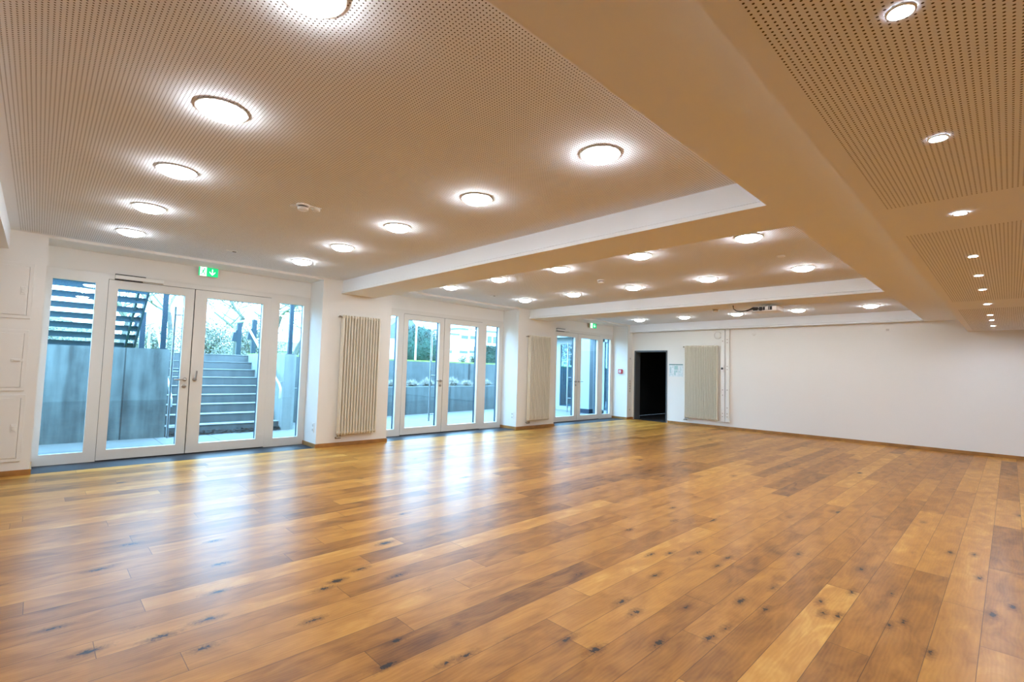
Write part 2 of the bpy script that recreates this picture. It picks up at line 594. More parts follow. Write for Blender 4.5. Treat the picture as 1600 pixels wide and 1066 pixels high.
def tag(o, label=None, cat=None, group=None, kind=None):
    for k, v in (('label', label), ('category', cat), ('group', group), ('kind', kind)):
        if v:
            o[k] = v
    return o


def empty(name, loc, label=None, cat=None, group=None, kind=None):
    o = bpy.data.objects.new(name, None)
    o.empty_display_size = 0.1
    COL.objects.link(o)
    o.location = loc
    return tag(o, label, cat, group, kind)


def copy_tree(o, loc=None, parent=None):
    """a thing with copies of its parts and sub-parts"""
    c = o.copy()
    COL.objects.link(c)
    if parent is not None:
        c.parent = parent
    if loc is not None:
        c.location = loc
    for ch in list(o.children):
        copy_tree(ch, None, c)
    return c


# ------------------------------------------------------------------ floor
W0, PW = 5.893, 0.1785
JOINTS = {-12: [-2.718], -10: [-1.903], -9: [-2.717], -8: [-1.527], -6: [-1.85], -5: [-2.66], -3: [-1.775], -2: [-0.415],
          -1: [-0.804], 0: [-1.19], 1: [0.447], 2: [-0.352], 3: [-0.743], 4: [-1.134, 1.027], 5: [0.50], 6: [-0.293, 1.29],
          7: [1.26], 8: [0.777], 9: [0.253]}
TONE = {(5, 0): 0.95, (6, 0): 0.2, (6, 1): 0.32, (7, 0): 0.3, (8, 0): 0.62, (8, 1): 0.8, (9, 0): 0.75, (4, 1): 0.25, (4, 2): 0.35,
        (3, 1): 0.45, (2, 0): 0.25, (-10, 0): 0.2, (-9, 0): 0.35, (-6, 0): 0.4, (-3, 0): 0.25, (-3, 1): 0.5, (0, 0): 0.3, (0, 1): 0.55}
vs, fs, uvs, cols = [], [], [], []
rnd = random.Random(21)
k0 = math.floor((0.0 - W0) / PW)
k1 = math.ceil((XR - W0) / PW)
for k in range(k0, k1):
    xa, xb = W0 + k * PW, W0 + (k + 1) * PW
    js = list(JOINTS.get(k, [rnd.uniform(-3.5, -1.5)]))
    while js[0] > YB:
        js.insert(0, js[0] - rnd.uniform(1.5, 2.2))
    while js[-1] < YW:
        js.append(js[-1] + rnd.uniform(1.3, 2.2))
    given = JOINTS.get(k, [])
    for a, b in zip(js[:-1], js[1:]):
        ca, cb_ = max(a, YB), min(b, YW)
        if cb_ - ca < 0.01:
            continue
        tone = rnd.betavariate(1.6, 1.6)
        if given:
            idx = sum(1 for g in given if g <= a + 1e-6)
            if (k, idx) in TONE:
                tone = TONE[(k, idx)]
        xa_, xb_ = max(xa, 0.0), min(xb, XR)
        if xb_ - xa_ < 1e-4:
            continue
        o = len(vs)
        vs += [(xa_, ca, 0), (xb_, ca, 0), (xb_, cb_, 0), (xa_, cb_, 0)]
        fs.append((o, o + 1, o + 2, o + 3))
        uvs += [(ca - a, xa_ - xa), (ca - a, xb_ - xa), (cb_ - a, xb_ - xa), (cb_ - a, xa_ - xa)]
        cols += [(tone, rnd.random(), (b - a) / 4.0, 1.0)] * 4
me = bpy.data.meshes.new('floor')
me.from_pydata(vs, [], fs)
ul = me.uv_layers.new(name='UVMap')
for i, q in enumerate(uvs):
    ul.data[i].uv = q
ca_ = me.color_attributes.new(name='plank', type='FLOAT_COLOR', domain='CORNER')
for i, q in enumerate(cols):
    ca_.data[i].color = q
me.materials.append(M['oak'])
floor = bpy.data.objects.new('floor', me)
COL.objects.link(floor)
tag(floor, 'knotty golden oak plank floor of the empty hall', 'floor', kind='structure')
MB().box((-0.02, YB - 0.3, -0.25), (XR + 0.3, YW + 0.02, -0.004)).build('subfloor', M['black_room'], floor)

tile = MB()
for a, b in NICHES:
    tile.box((-0.6, a, -0.08), (-0.0005, b, 0.001))
tag(tile.build('trim_1', M['slate']), 'dark slate tile strips in front of the glazed doors', 'threshold', kind='structure')

# ------------------------------------------------------------------ walls
wl_ = MB()
OUT = -0.62
edges = [YB - 0.3] + [q for p in NICHES for q in p] + [YW + 0.0]
for i in range(0, len(edges), 2):
    wl_.box((OUT, edges[i], -0.1), (0, edges[i + 1], HC + 0.02))
for a, b in NICHES:
    wl_.box((OUT, a, 2.412), (DX, b, HC + 0.02))
    wl_.box((DX - 0.01, a, 2.665), (-0.0, b, HC + 0.02))
tag(wl_.build('wall_left', M['wall']), 'white window wall with three door recesses and piers', 'wall', kind='structure')

DOOR4 = (0.072, 1.092, 1.962)
wf = MB()
wf.box((-0.8, YW, -0.1), (DOOR4[0], YW + 0.24, 2.9))
wf.box((DOOR4[1], YW, -0.1), (XR + 0.3, YW + 0.24, 2.9))
wf.box((DOOR4[0], YW, DOOR4[2]), (DOOR4[1], YW + 0.24, 2.9))
tag(wf.build('wall_front', M['wall']), 'long plain white wall at the far end', 'wall', kind='structure')
tag(MB().box((XR, YB - 0.3, -0.1), (XR + 0.3, YW, 2.9)).build('wall_right', M['wall']), 'white wall on the right, outside the view', 'wall', kind='structure')
tag(MB().box((-0.0, YB - 0.3, -0.1), (XR, YB, 2.9)).build('wall_back', M['wall']), 'white wall behind the viewpoint', 'wall', kind='structure')

# baseboards
bb = MB()
T, H = 0.014, 0.06
for i in range(0, len(edges), 2):
    a, b = max(edges[i], YB), edges[i + 1]
    bb.box((0, a, 0.0), (T, b + (T if i < 6 else 0), H))
    if i:
        bb.box((DX + 0.002, a - T, 0.0), (T, a, H))
    if i < 6:
        bb.box((DX + 0.002, b, 0.0), (0, b + T, H))
tag(bb.build('baseboard_left', M['oak_trim']), 'oak skirting around the piers of the window wall', 'baseboard', kind='structure')
bf = MB()
bf.box((0, YW - T, 0), (DOOR4[0] - 0.02, YW, H)).box((DOOR4[1] + 0.02, YW - T, 0), (XR, YW, H))
tag(bf.build('baseboard_front', M['oak_trim']), 'oak skirting along the far white wall', 'baseboard', kind='structure')

# ------------------------------------------------------------------ ceiling
ceil = empty('ceiling', (0, 0, 0), 'white ceiling of perforated bays, beams and a lower right strip', 'ceiling', kind='structure')
MB().box((-0.8, YB - 0.3, 2.9), (XR + 0.3, YW + 0.24, 3.05)).build('slab', M['ceil'], ceil)
bounds = [YB - 0.02] + [q for p in BEAMS for q in p]
for i in range(0, len(bounds) - 1, 2):
    a, b = bounds[i], bounds[i + 1]
    pb = MB()
    mg = 0.07
    pb.box((-0.0, a, HC), (XB0, b, 2.9), 0)
    z = HC - 0.0005
    pb.add([(mg, a + mg, z), (XB0 + 0.0, a + mg, z), (XB0 + 0.0, b - 0.02, z), (mg, b - 0.02, z)], [(3, 2, 1, 0)], 1)
    pb.build('perforated_bay', [M['ceil'], M['perf']], ceil)
for (a, b) in BEAMS:
    cb = MB()
    # beam with a small rounded lip along its lower edges
    lip, lh = 0.022, 0.045
    poly = [(a, HC + 0.1), (a, HB + lh), (a - lip, HB + lh - 0.012), (a - lip, HB), (min(b, YW), HB), (b, HC + 0.1)]
    if a > 8:
        poly = [(a, HC + 0.1), (a, HB + lh), (a - lip, HB + lh - 0.012), (a - lip, HB), (YW + 0.01, HB), (YW + 0.01, HC + 0.1)]
    cb.prism(poly, 'x', 0.0, XB0)
    cb.build('cross_beam', M['ceil'], ceil)
MB().box((XB0, YB - 0.02, HB), (XB1 + 0.05, YW + 0.01, 2.92)).build('main_beam', M['ceil'], ceil)
rc = MB()
rc.box((XB1, YB - 0.02, HR), (XR + 0.02, YW + 0.01, 2.92), 0)
for a, b in ((-5.3, -4.3), (-3.6, 0.155), (0.855, 4.585), (5.435, 8.95)):
    z = HR - 0.0005
    rc.add([(7.172, a, z), (10.6, a, z), (10.6, b, z), (7.172, b, z)], [(3, 2, 1, 0)], 1)
rc.build('lower_ceiling', [M['ceil'], M['perf']], ceil)


# ------------------------------------------------------------------ glazed doors
def glazed_door(idx, y0, y1, yl, handles, closer):
    root = empty('door_%d' % idx, (DX, y0, 0.0), {
        1: 'nearest white double glass door, looking onto concrete stairs',
        2: 'middle white double glass door, looking onto grasses and hedge',
        3: 'farthest white double glass door, looking onto a white annex'}[idx], 'glass door', kind='structure')
    xa, xb = DX - 0.075, DX           # frame depth
    fr = MB()
    L = [yl + 0.065, yl + 0.465]
    R = [yl + 2.712, yl + 3.092]
    a1, b1 = yl + 0.588, yl + 1.545
    a2, b2 = yl + 1.551, yl + 2.582
    ft, fz = 2.415, 2.337
    xo, xa = xa, xa + 0.025
    # posts and rails
    fr.box((xa, y0, 0.0), (xb, L[0], ft)).box((xa, L[1], 0.0), (xb, a1, ft))
    fr.box((xa, b2, 0.0), (xb, R[0], ft)).box((xa, R[1], 0.0), (xb, y1, ft))
    fr.box((xa, L[0], 2.275), (xb, L[1], ft)).box((xa, L[0], 0.0), (xb, L[1], 0.13))
    fr.box((xa, R[0], 2.275), (xb, R[1], ft)).box((xa, R[0], 0.0), (xb, R[1], 0.13))
    fr.box((xa, a1, fz + 0.003), (xb, b2, ft))
    fr.build('frame', M['frame'], root)
    xa = xo
    # dark outer layer of the frame on the weather side
    oc = MB()
    ga = [L, (yl + 0.690, yl + 1.432), (yl + 1.708, yl + 2.462), R]
    ys = [y0] + [q for p in ga for q in p] + [y1]
    for i in range(0, len(ys), 2):
        oc.box((xa - 0.03, ys[i], 0.0), (xa + 0.024, ys[i + 1], ft))
    for k, p in enumerate(ga):
        zb_, zt_ = (0.13, 2.275) if k in (0, 3) else (0.14, 2.228)
        oc.box((xa - 0.03, p[0], 0.0), (xa + 0.024, p[1], zb_)).box((xa - 0.03, p[0], zt_), (xa + 0.024, p[1], ft))
    oc.build('outer_frame_layer', M['outer_dark'], root)
    # dark rebate behind the leaf joints
    gs = MB()
    gs.box((xa + 0.026, a1 - 0.004, 0.0), (xb - 0.018, a1 + 0.012, fz)).box((xa + 0.026, b1 - 0.012, 0.0), (xb - 0.018, a2 + 0.012, fz))
    gs.box((xa + 0.026, b2 - 0.012, 0.0), (xb - 0.018, b2 + 0.004, fz)).box((xa + 0.026, a1, fz - 0.012), (xb - 0.018, b2, fz + 0.006))
    gs.box((xa + 0.026, a1, 0.0), (xb - 0.012, b2, 0.0095))
    gs.build('seal', M['gasket'], root)
    for k, s in enumerate((L, R)):
        MB().box((xa + 0.030, s[0] - 0.004, 0.126), (xa + 0.042, s[1] + 0.004, 2.279)).build('glass_pane', M['glass'], root)
    for k, (a, b, ga, gb) in enumerate(((a1, b1, yl + 0.690, yl + 1.432), (a2, b2, yl + 1.708, yl + 2.462))):
        lf = MB()
        la, lb, zb, zt = a + 0.004, b - 0.002, 0.012, fz - 0.003
        xi = xb + 0.004
        xw = xa + 0.025
        lf.box((xw, la, zb), (xi, ga, zt)).box((xw, gb, zb), (xi, lb, zt))
        lf.box((xw, ga, zb), (xi, gb, 0.140)).box((xw, ga, 2.228), (xi, gb, zt))
        leaf = lf.build('leaf', M['frame'], root)
        MB().box((xa + 0.030, ga - 0.004, 0.136), (xa + 0.042, gb + 0.004, 2.232)).build('glass_pane', M['glass'], leaf)
        if k in handles:
            hy = b - 0.055 if k == 0 else a + 0.060
            hz = 1.045
            hd = MB()
            hd.lathe([(0.027, 0.0), (0.027, 0.010), (0.011, 0.012), (0.011, 0.045)], (xi, hy, hz), 'x', 20)
            kind = handles[k]
            if kind == 'left':
                hd.tube([(xi + 0.045, hy + 0.008, hz), (xi + 0.05, hy - 0.03, hz), (xi + 0.05, hy - 0.135, hz)], 0.0105, 12)
            elif kind == 'right':
                hd.tube([(xi + 0.045, hy - 0.008, hz), (xi + 0.05, hy + 0.03, hz), (xi + 0.05, hy + 0.135, hz)], 0.0105, 12)
            else:
                hd.tube([(xi + 0.045, hy, hz - 0.008), (xi + 0.05, hy + 0.004, hz + 0.03), (xi + 0.05, hy + 0.012, hz + 0.125)], 0.0105, 12)
            hd.build('lever_handle', M['steel'], leaf)
            if k == 0:
                lk = MB()
                lk.lathe([(0.026, 0.0), (0.026, 0.009), (0.012, 0.011), (0.012, 0.016)], (xi, hy - 0.002, hz - 0.095), 'x', 20)
                lk.build('lock_rosette', M['steel'], leaf)
        if k == 0:
            pbm = MB()
            py = gb - 0.075
            pbm.tube([(xa - 0.09, py, 0.22), (xa - 0.09, py, 2.08)], 0.016, 14)
            for z in (0.36, 1.15, 1.96):
                pbm.tube([(xa - 0.09, py, z), (xa - 0.09 + 0.01, gb + 0.03, z), (xa - 0.03, gb + 0.03, z)], 0.009, 8)
            pbm.build('pull_bar', M['galv'], leaf)
    if closer:
        cl = MB()
        ca, cc = a1 + 0.06, a1 + 0.58
        cl.box((xb, ca, 2.352), (xb + 0.045, cc, 2.402))
        co = cl.build('door_closer', M['plastic'], root, bevel=0.004)
        MB().box((xb + 0.002, ca + 0.0, 2.400), (xb + 0.040, cc - 0.20, 2.414)).build('slide_slot', M['dark'], co)
        MB().box((xb + 0.002, ca, 2.340), (xb + 0.040, cc - 0.23, 2.350)).build('slide_slot', M['dark'], co)
    return root


glazed_door(1, NICHES[0][0], NICHES[0][1], LEAF0[0], {0: 'left', 1: 'up'}, True)
glazed_door(2, NICHES[1][0], NICHES[1][1], LEAF0[1], {0: 'left'}, False)
glazed_door(3, NICHES[2][0], NICHES[2][1], LEAF0[2], {0: 'left', 1: 'right'}, True)

# open dark doorway in the far wall
d4 = empty('door_4', (0.58, YW, 0), 'open dark doorway in an anthracite steel frame', 'doorway', kind='structure')
fr = MB()
x0, x1, zt = DOOR4
fr.box((x0, YW - 0.012, 0), (x0 + 0.035, YW + 0.25, zt)).box((x1 - 0.035, YW - 0.012, 0), (x1, YW + 0.25, zt))
fr.box((x0 + 0.035, YW - 0.012, zt - 0.04), (x1 - 0.035, YW + 0.25, zt))
fr.build('frame', M['grey_steel'], d4)
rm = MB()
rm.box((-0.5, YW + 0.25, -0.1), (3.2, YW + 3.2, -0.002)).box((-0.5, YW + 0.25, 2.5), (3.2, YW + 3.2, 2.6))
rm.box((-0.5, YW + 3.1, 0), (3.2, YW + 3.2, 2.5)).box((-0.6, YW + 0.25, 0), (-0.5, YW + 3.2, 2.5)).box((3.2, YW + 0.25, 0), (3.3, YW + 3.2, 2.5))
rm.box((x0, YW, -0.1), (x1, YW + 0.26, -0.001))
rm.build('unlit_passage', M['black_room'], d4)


# ------------------------------------------------------------------ ceiling lights
LX = [5.851, 4.638, 3.424, 2.198, 0.985]
LROWS = [(-2.557, 'nearest bay front row'), (-0.724, 'nearest bay back row'),
         (1.780, 'middle bay front row'), (3.605, 'middle bay back row'),
         (7.85, 'farthest bay')]
PLACE = ['nearest the main beam', 'second from the main beam', 'middle one of five', 'second from the glass doors', 'nearest the glass doors']
lamp0 = empty('ceiling_light', (0, 0, 0))
tr = MB()
tr.lathe([(0.118, 0.0), (0.128, 0.0), (0.130, -0.004), (0.128, -0.009), (0.122, -0.010), (0.118, -0.006)], (0, 0, 0), 'z', 48, cap=False)
tr.build('trim_ring', M['ring'], lamp0)
dm = MB()
prof = [(0.1185, -0.001)] + [(0.1185 * math.cos(t), -0.004 - 0.046 * math.sin(t)) for t in [math.radians(q) for q in range(0, 91, 10)]]
prof[-1] = (0.0, prof[-1][1])
dm.lathe(prof, (0, 0, 0), 'z', 48)
dm.build('glass_dome', M['lamp'], lamp0)
first = True
for y, row in LROWS:
    for i, x in enumerate(LX):
        o = lamp0 if first else copy_tree(lamp0)
        first = False
        o.location = (x, y, HC - 0.0012)
        tag(o, 'lit dome ceiling light, %s, %s' % (row, PLACE[i]), 'ceiling light', 'round dome lights in the ceiling bays')

# recessed spots
SY = [-1.659, -0.727, 0.479, 1.803, 2.732, 3.653, 4.954, 6.279, 7.056, 8.094]
ORD = ['nearest the viewer', 'second from the viewer', 'third from the viewer', 'fourth from the viewer', 'fifth from the viewer',
       'sixth from the viewer', 'fourth from the far wall', 'third from the far wall', 'second from the far wall', 'nearest the far wall']
sp0 = empty('recessed_spotlight', (0, 0, 0))
rg = MB()
rg.lathe([(0.0235, 0.0), (0.033, 0.0), (0.033, -0.004), (0.028, -0.006), (0.0235, -0.003)], (0, 0, 0), 'z', 32, cap=False)
rg.build('trim_ring', M['plastic'], sp0)
ln = MB()
ln.lathe([(0.024, -0.0005), (0.024, -0.0022), (0.0, -0.0030)], (0, 0, 0), 'z', 32)
ln.build('lens', M['spot'], sp0)
for i, y in enumerate(SY):
    o = sp0 if i == 0 else copy_tree(sp0)
    o.location = (7.461, y, HR - 0.0012)
    tag(o, 'small lit recessed spotlight in the low right ceiling, %s' % ORD[i], 'spotlight', 'row of spotlights in the low ceiling')


for i, y in enumerate((-4.4, -2.6, -0.7, 1.8, 3.65, 6.28, 8.1)):      # same fitting again: unseen row added to brighten the right side
    o = copy_tree(sp0)
    o.location = (9.75, y, HR - 0.0012)
    tag(o, 'added recessed spotlight of an unseen outer row right of the view, %s from the back' % ('first', 'second', 'third', 'fourth', 'fifth', 'sixth', 'seventh')[i], 'spotlight', 'added unseen row of spotlights in the low ceiling')


# ------------------------------------------------------------------ ceiling fittings
def detector(loc, label, double=False):
    r = empty('smoke_detector', loc, label, 'smoke detector')
    b = MB()
    b.lathe([(0.056, 0.0), (0.056, -0.012), (0.050, -0.016), (0.0, -0.016)], loc, 'z', 28)
    if double:
        b.box((loc[0] - 0.03, loc[1] - 0.035, loc[2] - 0.008), (loc[0] + 0.03, loc[1] + 0.15, loc[2]))
        b.lathe([(0.036, 0.0), (0.036, -0.022), (0.028, -0.03), (0.0, -0.03)], (loc[0] - 0.005, loc[1] + 0.115, loc[2]), 'z', 24)
        b.lathe([(0.026, 0.0), (0.026, -0.014), (0.0, -0.018)], (loc[0] - 0.075, loc[1] - 0.055, loc[2]), 'z', 20)
    b.build('base', M['plastic'], r)
    h = MB()
    h.lathe([(0.046, -0.026), (0.044, -0.044), (0.034, -0.052), (0.0, -0.053)], loc, 'z', 28)
    h.build('sensor_head', M['plastic'], r)
    s = MB()
    s.lathe([(0.040, -0.016), (0.040, -0.027)], loc, 'z', 28)
    s.build('smoke_slot', M['dark'], r)
    return r


detector((3.36, -1.625, HC), 'white smoke detector with two heads in the nearest ceiling bay', True)
detector((3.36, 2.80, HC), 'single white smoke detector in the middle ceiling bay')
detector((4.03, 5.30, HB), 'white smoke detector under the beam, left of the projector')
q = (5.84, 2.80, HC)
tag(MB().lathe([(0.042, 0.0), (0.042, -0.006), (0.028, -0.018), (0.0, -0.02)], q, 'z', 24).build('ceiling_sensor', M['plastic']),
    'tiny round ceiling sensor between the lights near the main beam', 'sensor')
for yy, t_ in ((-1.546, 'small flat ceiling vent slot above the nearest glass door'), (2.86, 'small flat ceiling vent slot above the middle glass door')):
    r = empty('vent_slot', (0.87, yy, HC), t_, 'vent')
    MB().box((0.85, yy - 0.06, HC - 0.006), (0.89, yy + 0.06, HC)).build('cover', M['plastic'], r)
    MB().box((0.852, yy + 0.01, HC - 0.009), (0.888, yy + 0.05, HC - 0.006)).build('opening', M['gasket'], r)

# projector
pr = empty('projector', (4.92, 5.2, HB), 'white ceiling projector with dark rear panel and trailing cable', 'projector')
MB().box((4.74, 5.02, 2.355), (5.11, 5.36, 2.436)).build('body', M['plastic'], pr, bevel=0.012)
v = MB()
v.box((4.755, 5.012, 2.372), (5.04, 5.021, 2.428))
v.build('rear_panel', M['dark'], pr)
for i, (a, b) in enumerate(((4.835, 4.85), (4.90, 4.905), (4.94, 4.985), (5.0, 5.005))):
    MB().box((a, 5.008, 2.376), (b, 5.013, 2.425)).build('connector', M['ring'], pr)
MB().lathe([(0.032, 0.0), (0.032, 0.02), (0.024, 0.022)], (4.98, 5.358, 2.392), 'y', 24).build('lens', M['dark'], pr)
mt = MB()
mt.box((4.85, 5.12, 2.472), (5.0, 5.27, HB)).box((4.905, 5.175, 2.43), (4.945, 5.215, 2.475))
mt.build('ceiling_mount', M['plastic'], pr)
cbm = MB()
cbm.tube([(4.44, 5.02, HB), (4.45, 5.015, 2.425), (4.50, 5.01, 2.385), (4.56, 5.005, 2.372), (4.63, 5.0, 2.372), (4.69, 5.0, 2.383), (4.73, 5.0, 2.405),
          (4.76, 5.008, 2.425), (4.80, 5.01, 2.42)], 0.008, 8)
cbm.tube([(4.66, 5.0, 2.374), (4.72, 5.002, 2.395), (4.78, 5.006, 2.405), (4.84, 5.008, 2.40)], 0.011, 8)
cbm.tube([(4.84, 5.004, 2.41), (4.86, 4.99, 2.37), (4.89, 4.99, 2.365), (4.90, 5.005, 2.40)], 0.006, 8)
cbm.build('cable', M['cable'], pr)


# ------------------------------------------------------------------ exit signs
def exit_sign(y0, y1, label):
    x = -0.42
    r = empty('exit_sign', (x, (y0 + y1) / 2, 2.663), label, 'exit sign')
    zb, zt = 2.628, 2.762
    zt = 2.660
    zb = zt - 0.128
    hgt = zt - zb
    MB().box((x - 0.02, y0, zb), (x, y1, zt)).build('housing', M['plastic'], r, bevel=0.003)
    MB().box((x - 0.02, (y0 + y1) / 2 - 0.05, zt), (x, (y0 + y1) / 2 + 0.05, 2.668)).build('mount', M['plastic'], r)
    w = y1 - y0
    e = x + 0.001
    MB().box((x, y0, zb), (e, y0 + 0.07 * w, zt)).build('green_panel', M['green'], r)
    MB().box((x, y0 + 0.40 * w, zb), (e, y1, zt)).build('green_panel', M['green'], r)
    MB().box((x, y0 + 0.07 * w, zb), (e, y0 + 0.40 * w, zt)).build('white_panel', M['white_lit'], r)
    # running person pictogram
    c, s = y0 + 0.235 * w, hgt
    p = MB()
    p.lathe([(0.011, 0.0), (0.011, 0.0008)], (e, c + 0.012, zb + 0.80 * s), 'x', 14)
    def limb(a, b, t):
        (ya, za), (yb, zb_) = a, b
        dy, dz = yb - ya, zb_ - za
        L_ = math.hypot(dy, dz)
        ny, nz = -dz / L_ * t, dy / L_ * t
        p.prism([(ya + ny, za + nz), (yb + ny, zb_ + nz), (yb - ny, zb_ - nz), (ya - ny, za - nz)], 'x', e, e + 0.0008)
    z0 = zb
    limb((c + 0.004, z0 + .70 * s), (c - 0.006, z0 + .42 * s), 0.008)
    limb((c + 0.004, z0 + .66 * s), (c + 0.030, z0 + .55 * s), 0.0035)
    limb((c + 0.002, z0 + .66 * s), (c - 0.026, z0 + .60 * s), 0.0035)
    limb((c - 0.026, z0 + .60 * s), (c - 0.032, z0 + .46 * s), 0.0035)
    limb((c - 0.006, z0 + .44 * s), (c + 0.020, z0 + .32 * s), 0.005)
    limb((c + 0.020, z0 + .32 * s), (c + 0.014, z0 + .12 * s), 0.0045)
    limb((c - 0.006, z0 + .44 * s), (c - 0.016, z0 + .26 * s), 0.005)
    limb((c - 0.016, z0 + .26 * s), (c - 0.036, z0 + .20 * s), 0.0045)
    p.build('running_figure', M['green'], r)
    # arrow pointing down
    c = y0 + 0.70 * w
    ar = MB()
    ar.prism([(c - 0.007, zb + .84 * s), (c - 0.007, zb + .34 * s), (c + 0.007, zb + .34 * s), (c + 0.007, zb + .84 * s)], 'x', e, e + 0.0008)
    ar.prism([(c, zb + .14 * s), (c + 0.036, zb + .46 * s), (c + 0.036, zb + .60 * s), (c, zb + .30 * s), (c - 0.036, zb + .60 * s), (c - 0.036, zb + .46 * s)], 'x', e, e + 0.0008)
    ar.build('arrow', M['white_lit'], r)
    return r


exit_sign(-1.632, -1.388, 'lit green exit sign with down arrow above the nearest glass door')
exit_sign(7.63, 7.92, 'lit green exit sign with down arrow above the farthest glass door')


# ------------------------------------------------------------------ radiators
def radiator(name_label, along, p0, p1, face, z0, z1, ncol, valve_side=-1):
    """column radiator: along 'y' on the window wall or 'x' on the far wall; face = wall plane"""
    c = ((face, (p0 + p1) / 2, 0.0) if along == 'y' else ((p0 + p1) / 2, face, 0.0))
    r = empty('column_radiator', c, name_label, 'radiator')

    def P(t, d, z):        # t along wall, d out of the wall
        return (face + d, t, z) if along == 'y' else (t, face - d, z)
    step = (p1 - p0) / ncol
    d0, dm_, d1 = 0.034, 0.069, 0.104
    for i in range(ncol):
        t = p0 + (i + 0.5) * step
        m = MB()
        rad = min(0.0155, step * 0.275)
        for d in (d0, dm_, d1):
            m.tube([P(t, d, z0 + 0.03), P(t, d, z1 - 0.03)], rad, 10)
        lo, hi = P(t - 0.0025, d0, z0 + 0.03), P(t + 0.0025, d1, z1 - 0.03)
        m.box(lo, hi)                        # sheet added between the tubes to darken the gaps
        for z, s in ((z0, 1), (z1, -1)):     # rounded heads joining the two tubes
            m.tube([P(t, d0 - 0.004, z + s * 0.045), P(t, d0 + 0.004, z + s * 0.018), P(t, (d0 + d1) / 2, z + s * 0.012),
                    P(t, d1 - 0.004, z + s * 0.018), P(t, d1 + 0.004, z + s * 0.045)], [rad, rad * 1.25, rad * 1.3, rad * 1.25, rad], 10)
        m.build('column', M['cream'], r)
    for z in (z0 + 0.035, z1 - 0.035):
        MB().tube([P(p0, 0.075, z), P(p1, 0.075, z)], 0.016, 10).build('header_tube', M['cream'], r)
    for t in (p0 + step * 2, p1 - step * 2):
        for z in (z0 + 0.25, z1 - 0.25):
            MB().tube([P(t, 0.0, z), P(t, 0.055, z)], 0.008, 8).build('bracket', M['cream'], r)
    vl = MB()
    s = valve_side
    pe = p0 if s < 0 else p1
    vl.tube([P(pe, 0.075, z1 - 0.03), P(pe + s * 0.02, 0.075, z1 - 0.03)], 0.011, 10)
    vl.tube([P(pe + s * 0.02, 0.075, z1 - 0.03), P(pe + s * 0.045, 0.075, z1 - 0.03)], 0.017, 12)
    vl.tube([P(pe + s * 0.03, 0.075, z1 - 0.03), P(pe + s * 0.03, 0.0, z1 - 0.03)], 0.006, 8)
    vl.build('air_valve', M['brass'], r)
    lv = MB()
    lv.tube([P(pe + 0.02, 0.075, z0 + 0.0), P(pe + 0.02, 0.075, z0 - 0.05)], 0.012, 10)
    lv.tube([P(pe - 0.02, 0.075, z0 - 0.045), P(pe + 0.07, 0.075, z0 - 0.045)], 0.016, 12)
    lv.tube([P(pe + 0.02, 0.075, z0 - 0.045), P(pe + 0.02, 0.0, z0 - 0.045)], 0.009, 8)
    lv.tube([P(pe + 0.06, 0.075, z0 + 0.0), P(pe + 0.06, 0.075, z0 - 0.045)], 0.010, 10)
    lv.build('supply_valve', M['brass'], r)
    return r


radiator('tall cream column radiator on the pier between first and second glass doors', 'y', 0.30, 0.985, 0.0, 0.19, 2.125, 14)
radiator('tall cream column radiator on the pier between second and third glass doors', 'y', 4.71, 5.42, 0.0, 0.18, 2.105, 14)
radiator('wide cream column radiator on the far wall beside the dark doorway', 'x', 1.625, 2.505, YW, 0.185, 2.075, 20)


# ------------------------------------------------------------------ wall fittings on the window wall
def access_panel(y0, y1, z0, z1, vertical, label):
    r = empty('access_panel', (0.0, (y0 + y1) / 2, z0), label, 'access panel', 'wall access panels left of the first glass door')
    f = MB()
    f.box((0, y0, z0), (0.012, y1, z0 + 0.035)).box((0, y0, z1 - 0.035), (0.012, y1, z1))
    f.box((0, y0, z0 + 0.035), (0.012, y0 + 0.035, z1 - 0.035)).box((0, y1 - 0.035, z0 + 0.035), (0.012, y1, z1 - 0.035))
    f.build('frame', M['wall'], r, bevel=0.003)
    d = MB().box((0, y0 + 0.038, z0 + 0.038), (0.016, y1 - 0.038, z1 - 0.038)).build('door', M['wall'], r, bevel=0.004)
    h = MB()
    hy, hz = y1 - 0.075, (z0 + z1) / 2
    a, b = (0.022, 0.045) if vertical else (0.05, 0.016)
    h.box((0.016, hy - a, hz - b), (0.020, hy + a, hz + b)).box((0.020, hy - a * 0.5, hz - b * 0.6), (0.028, hy + a * 0.5, hz + b * 0.5))
    h.build('latch', M['plastic'], d, bevel=0.003)


access_panel(-3.92, -3.285, 1.725, 2.345, True, 'upper white wall access panel left of the first glass door')
access_panel(-3.92, -3.285, 0.928, 1.60, False, 'middle white wall access panel left of the first glass door')
access_panel(-3.92, -3.268, 0.155, 0.885, True, 'lower white wall access panel left of the first glass door')


def socket(pos, axis, sgn, n, label, vertical=True, group=None, parent=None, mat='plastic'):
    """n square outlets on a plate; axis is the wall normal"""
    r = empty('wall_socket', pos, label, 'socket', group)

    def B(m, a0, a1, d0, d1, z0, z1):
        if axis == 'y':
            m.box((pos[0] + a0, pos[1] + sgn * d0, pos[2] + z0), (pos[0] + a1, pos[1] + sgn * d1, pos[2] + z1))
        else:
            m.box((pos[0] + sgn * d0, pos[1] + a0, pos[2] + z0), (pos[0] + sgn * d1, pos[1] + a1, pos[2] + z1))
    hw = 0.04
    m = MB()
    B(m, -hw, hw, 0, 0.010, -hw, hw + 0.072 * (n - 1))
    m.build('plate', M[mat], r, bevel=0.003)
    for i in range(n):
        if axis == 'y':
            c = (pos[0], pos[1] + sgn * 0.0095, pos[2] + 0.072 * i)
        else:
            c = (pos[0] + sgn * 0.0095, pos[1], pos[2] + 0.072 * i)
        MB().lathe([(0.021, 0.0), (0.021, sgn * 0.0015)], c, axis, 20).build('outlet', M['ring'], r)
    return r


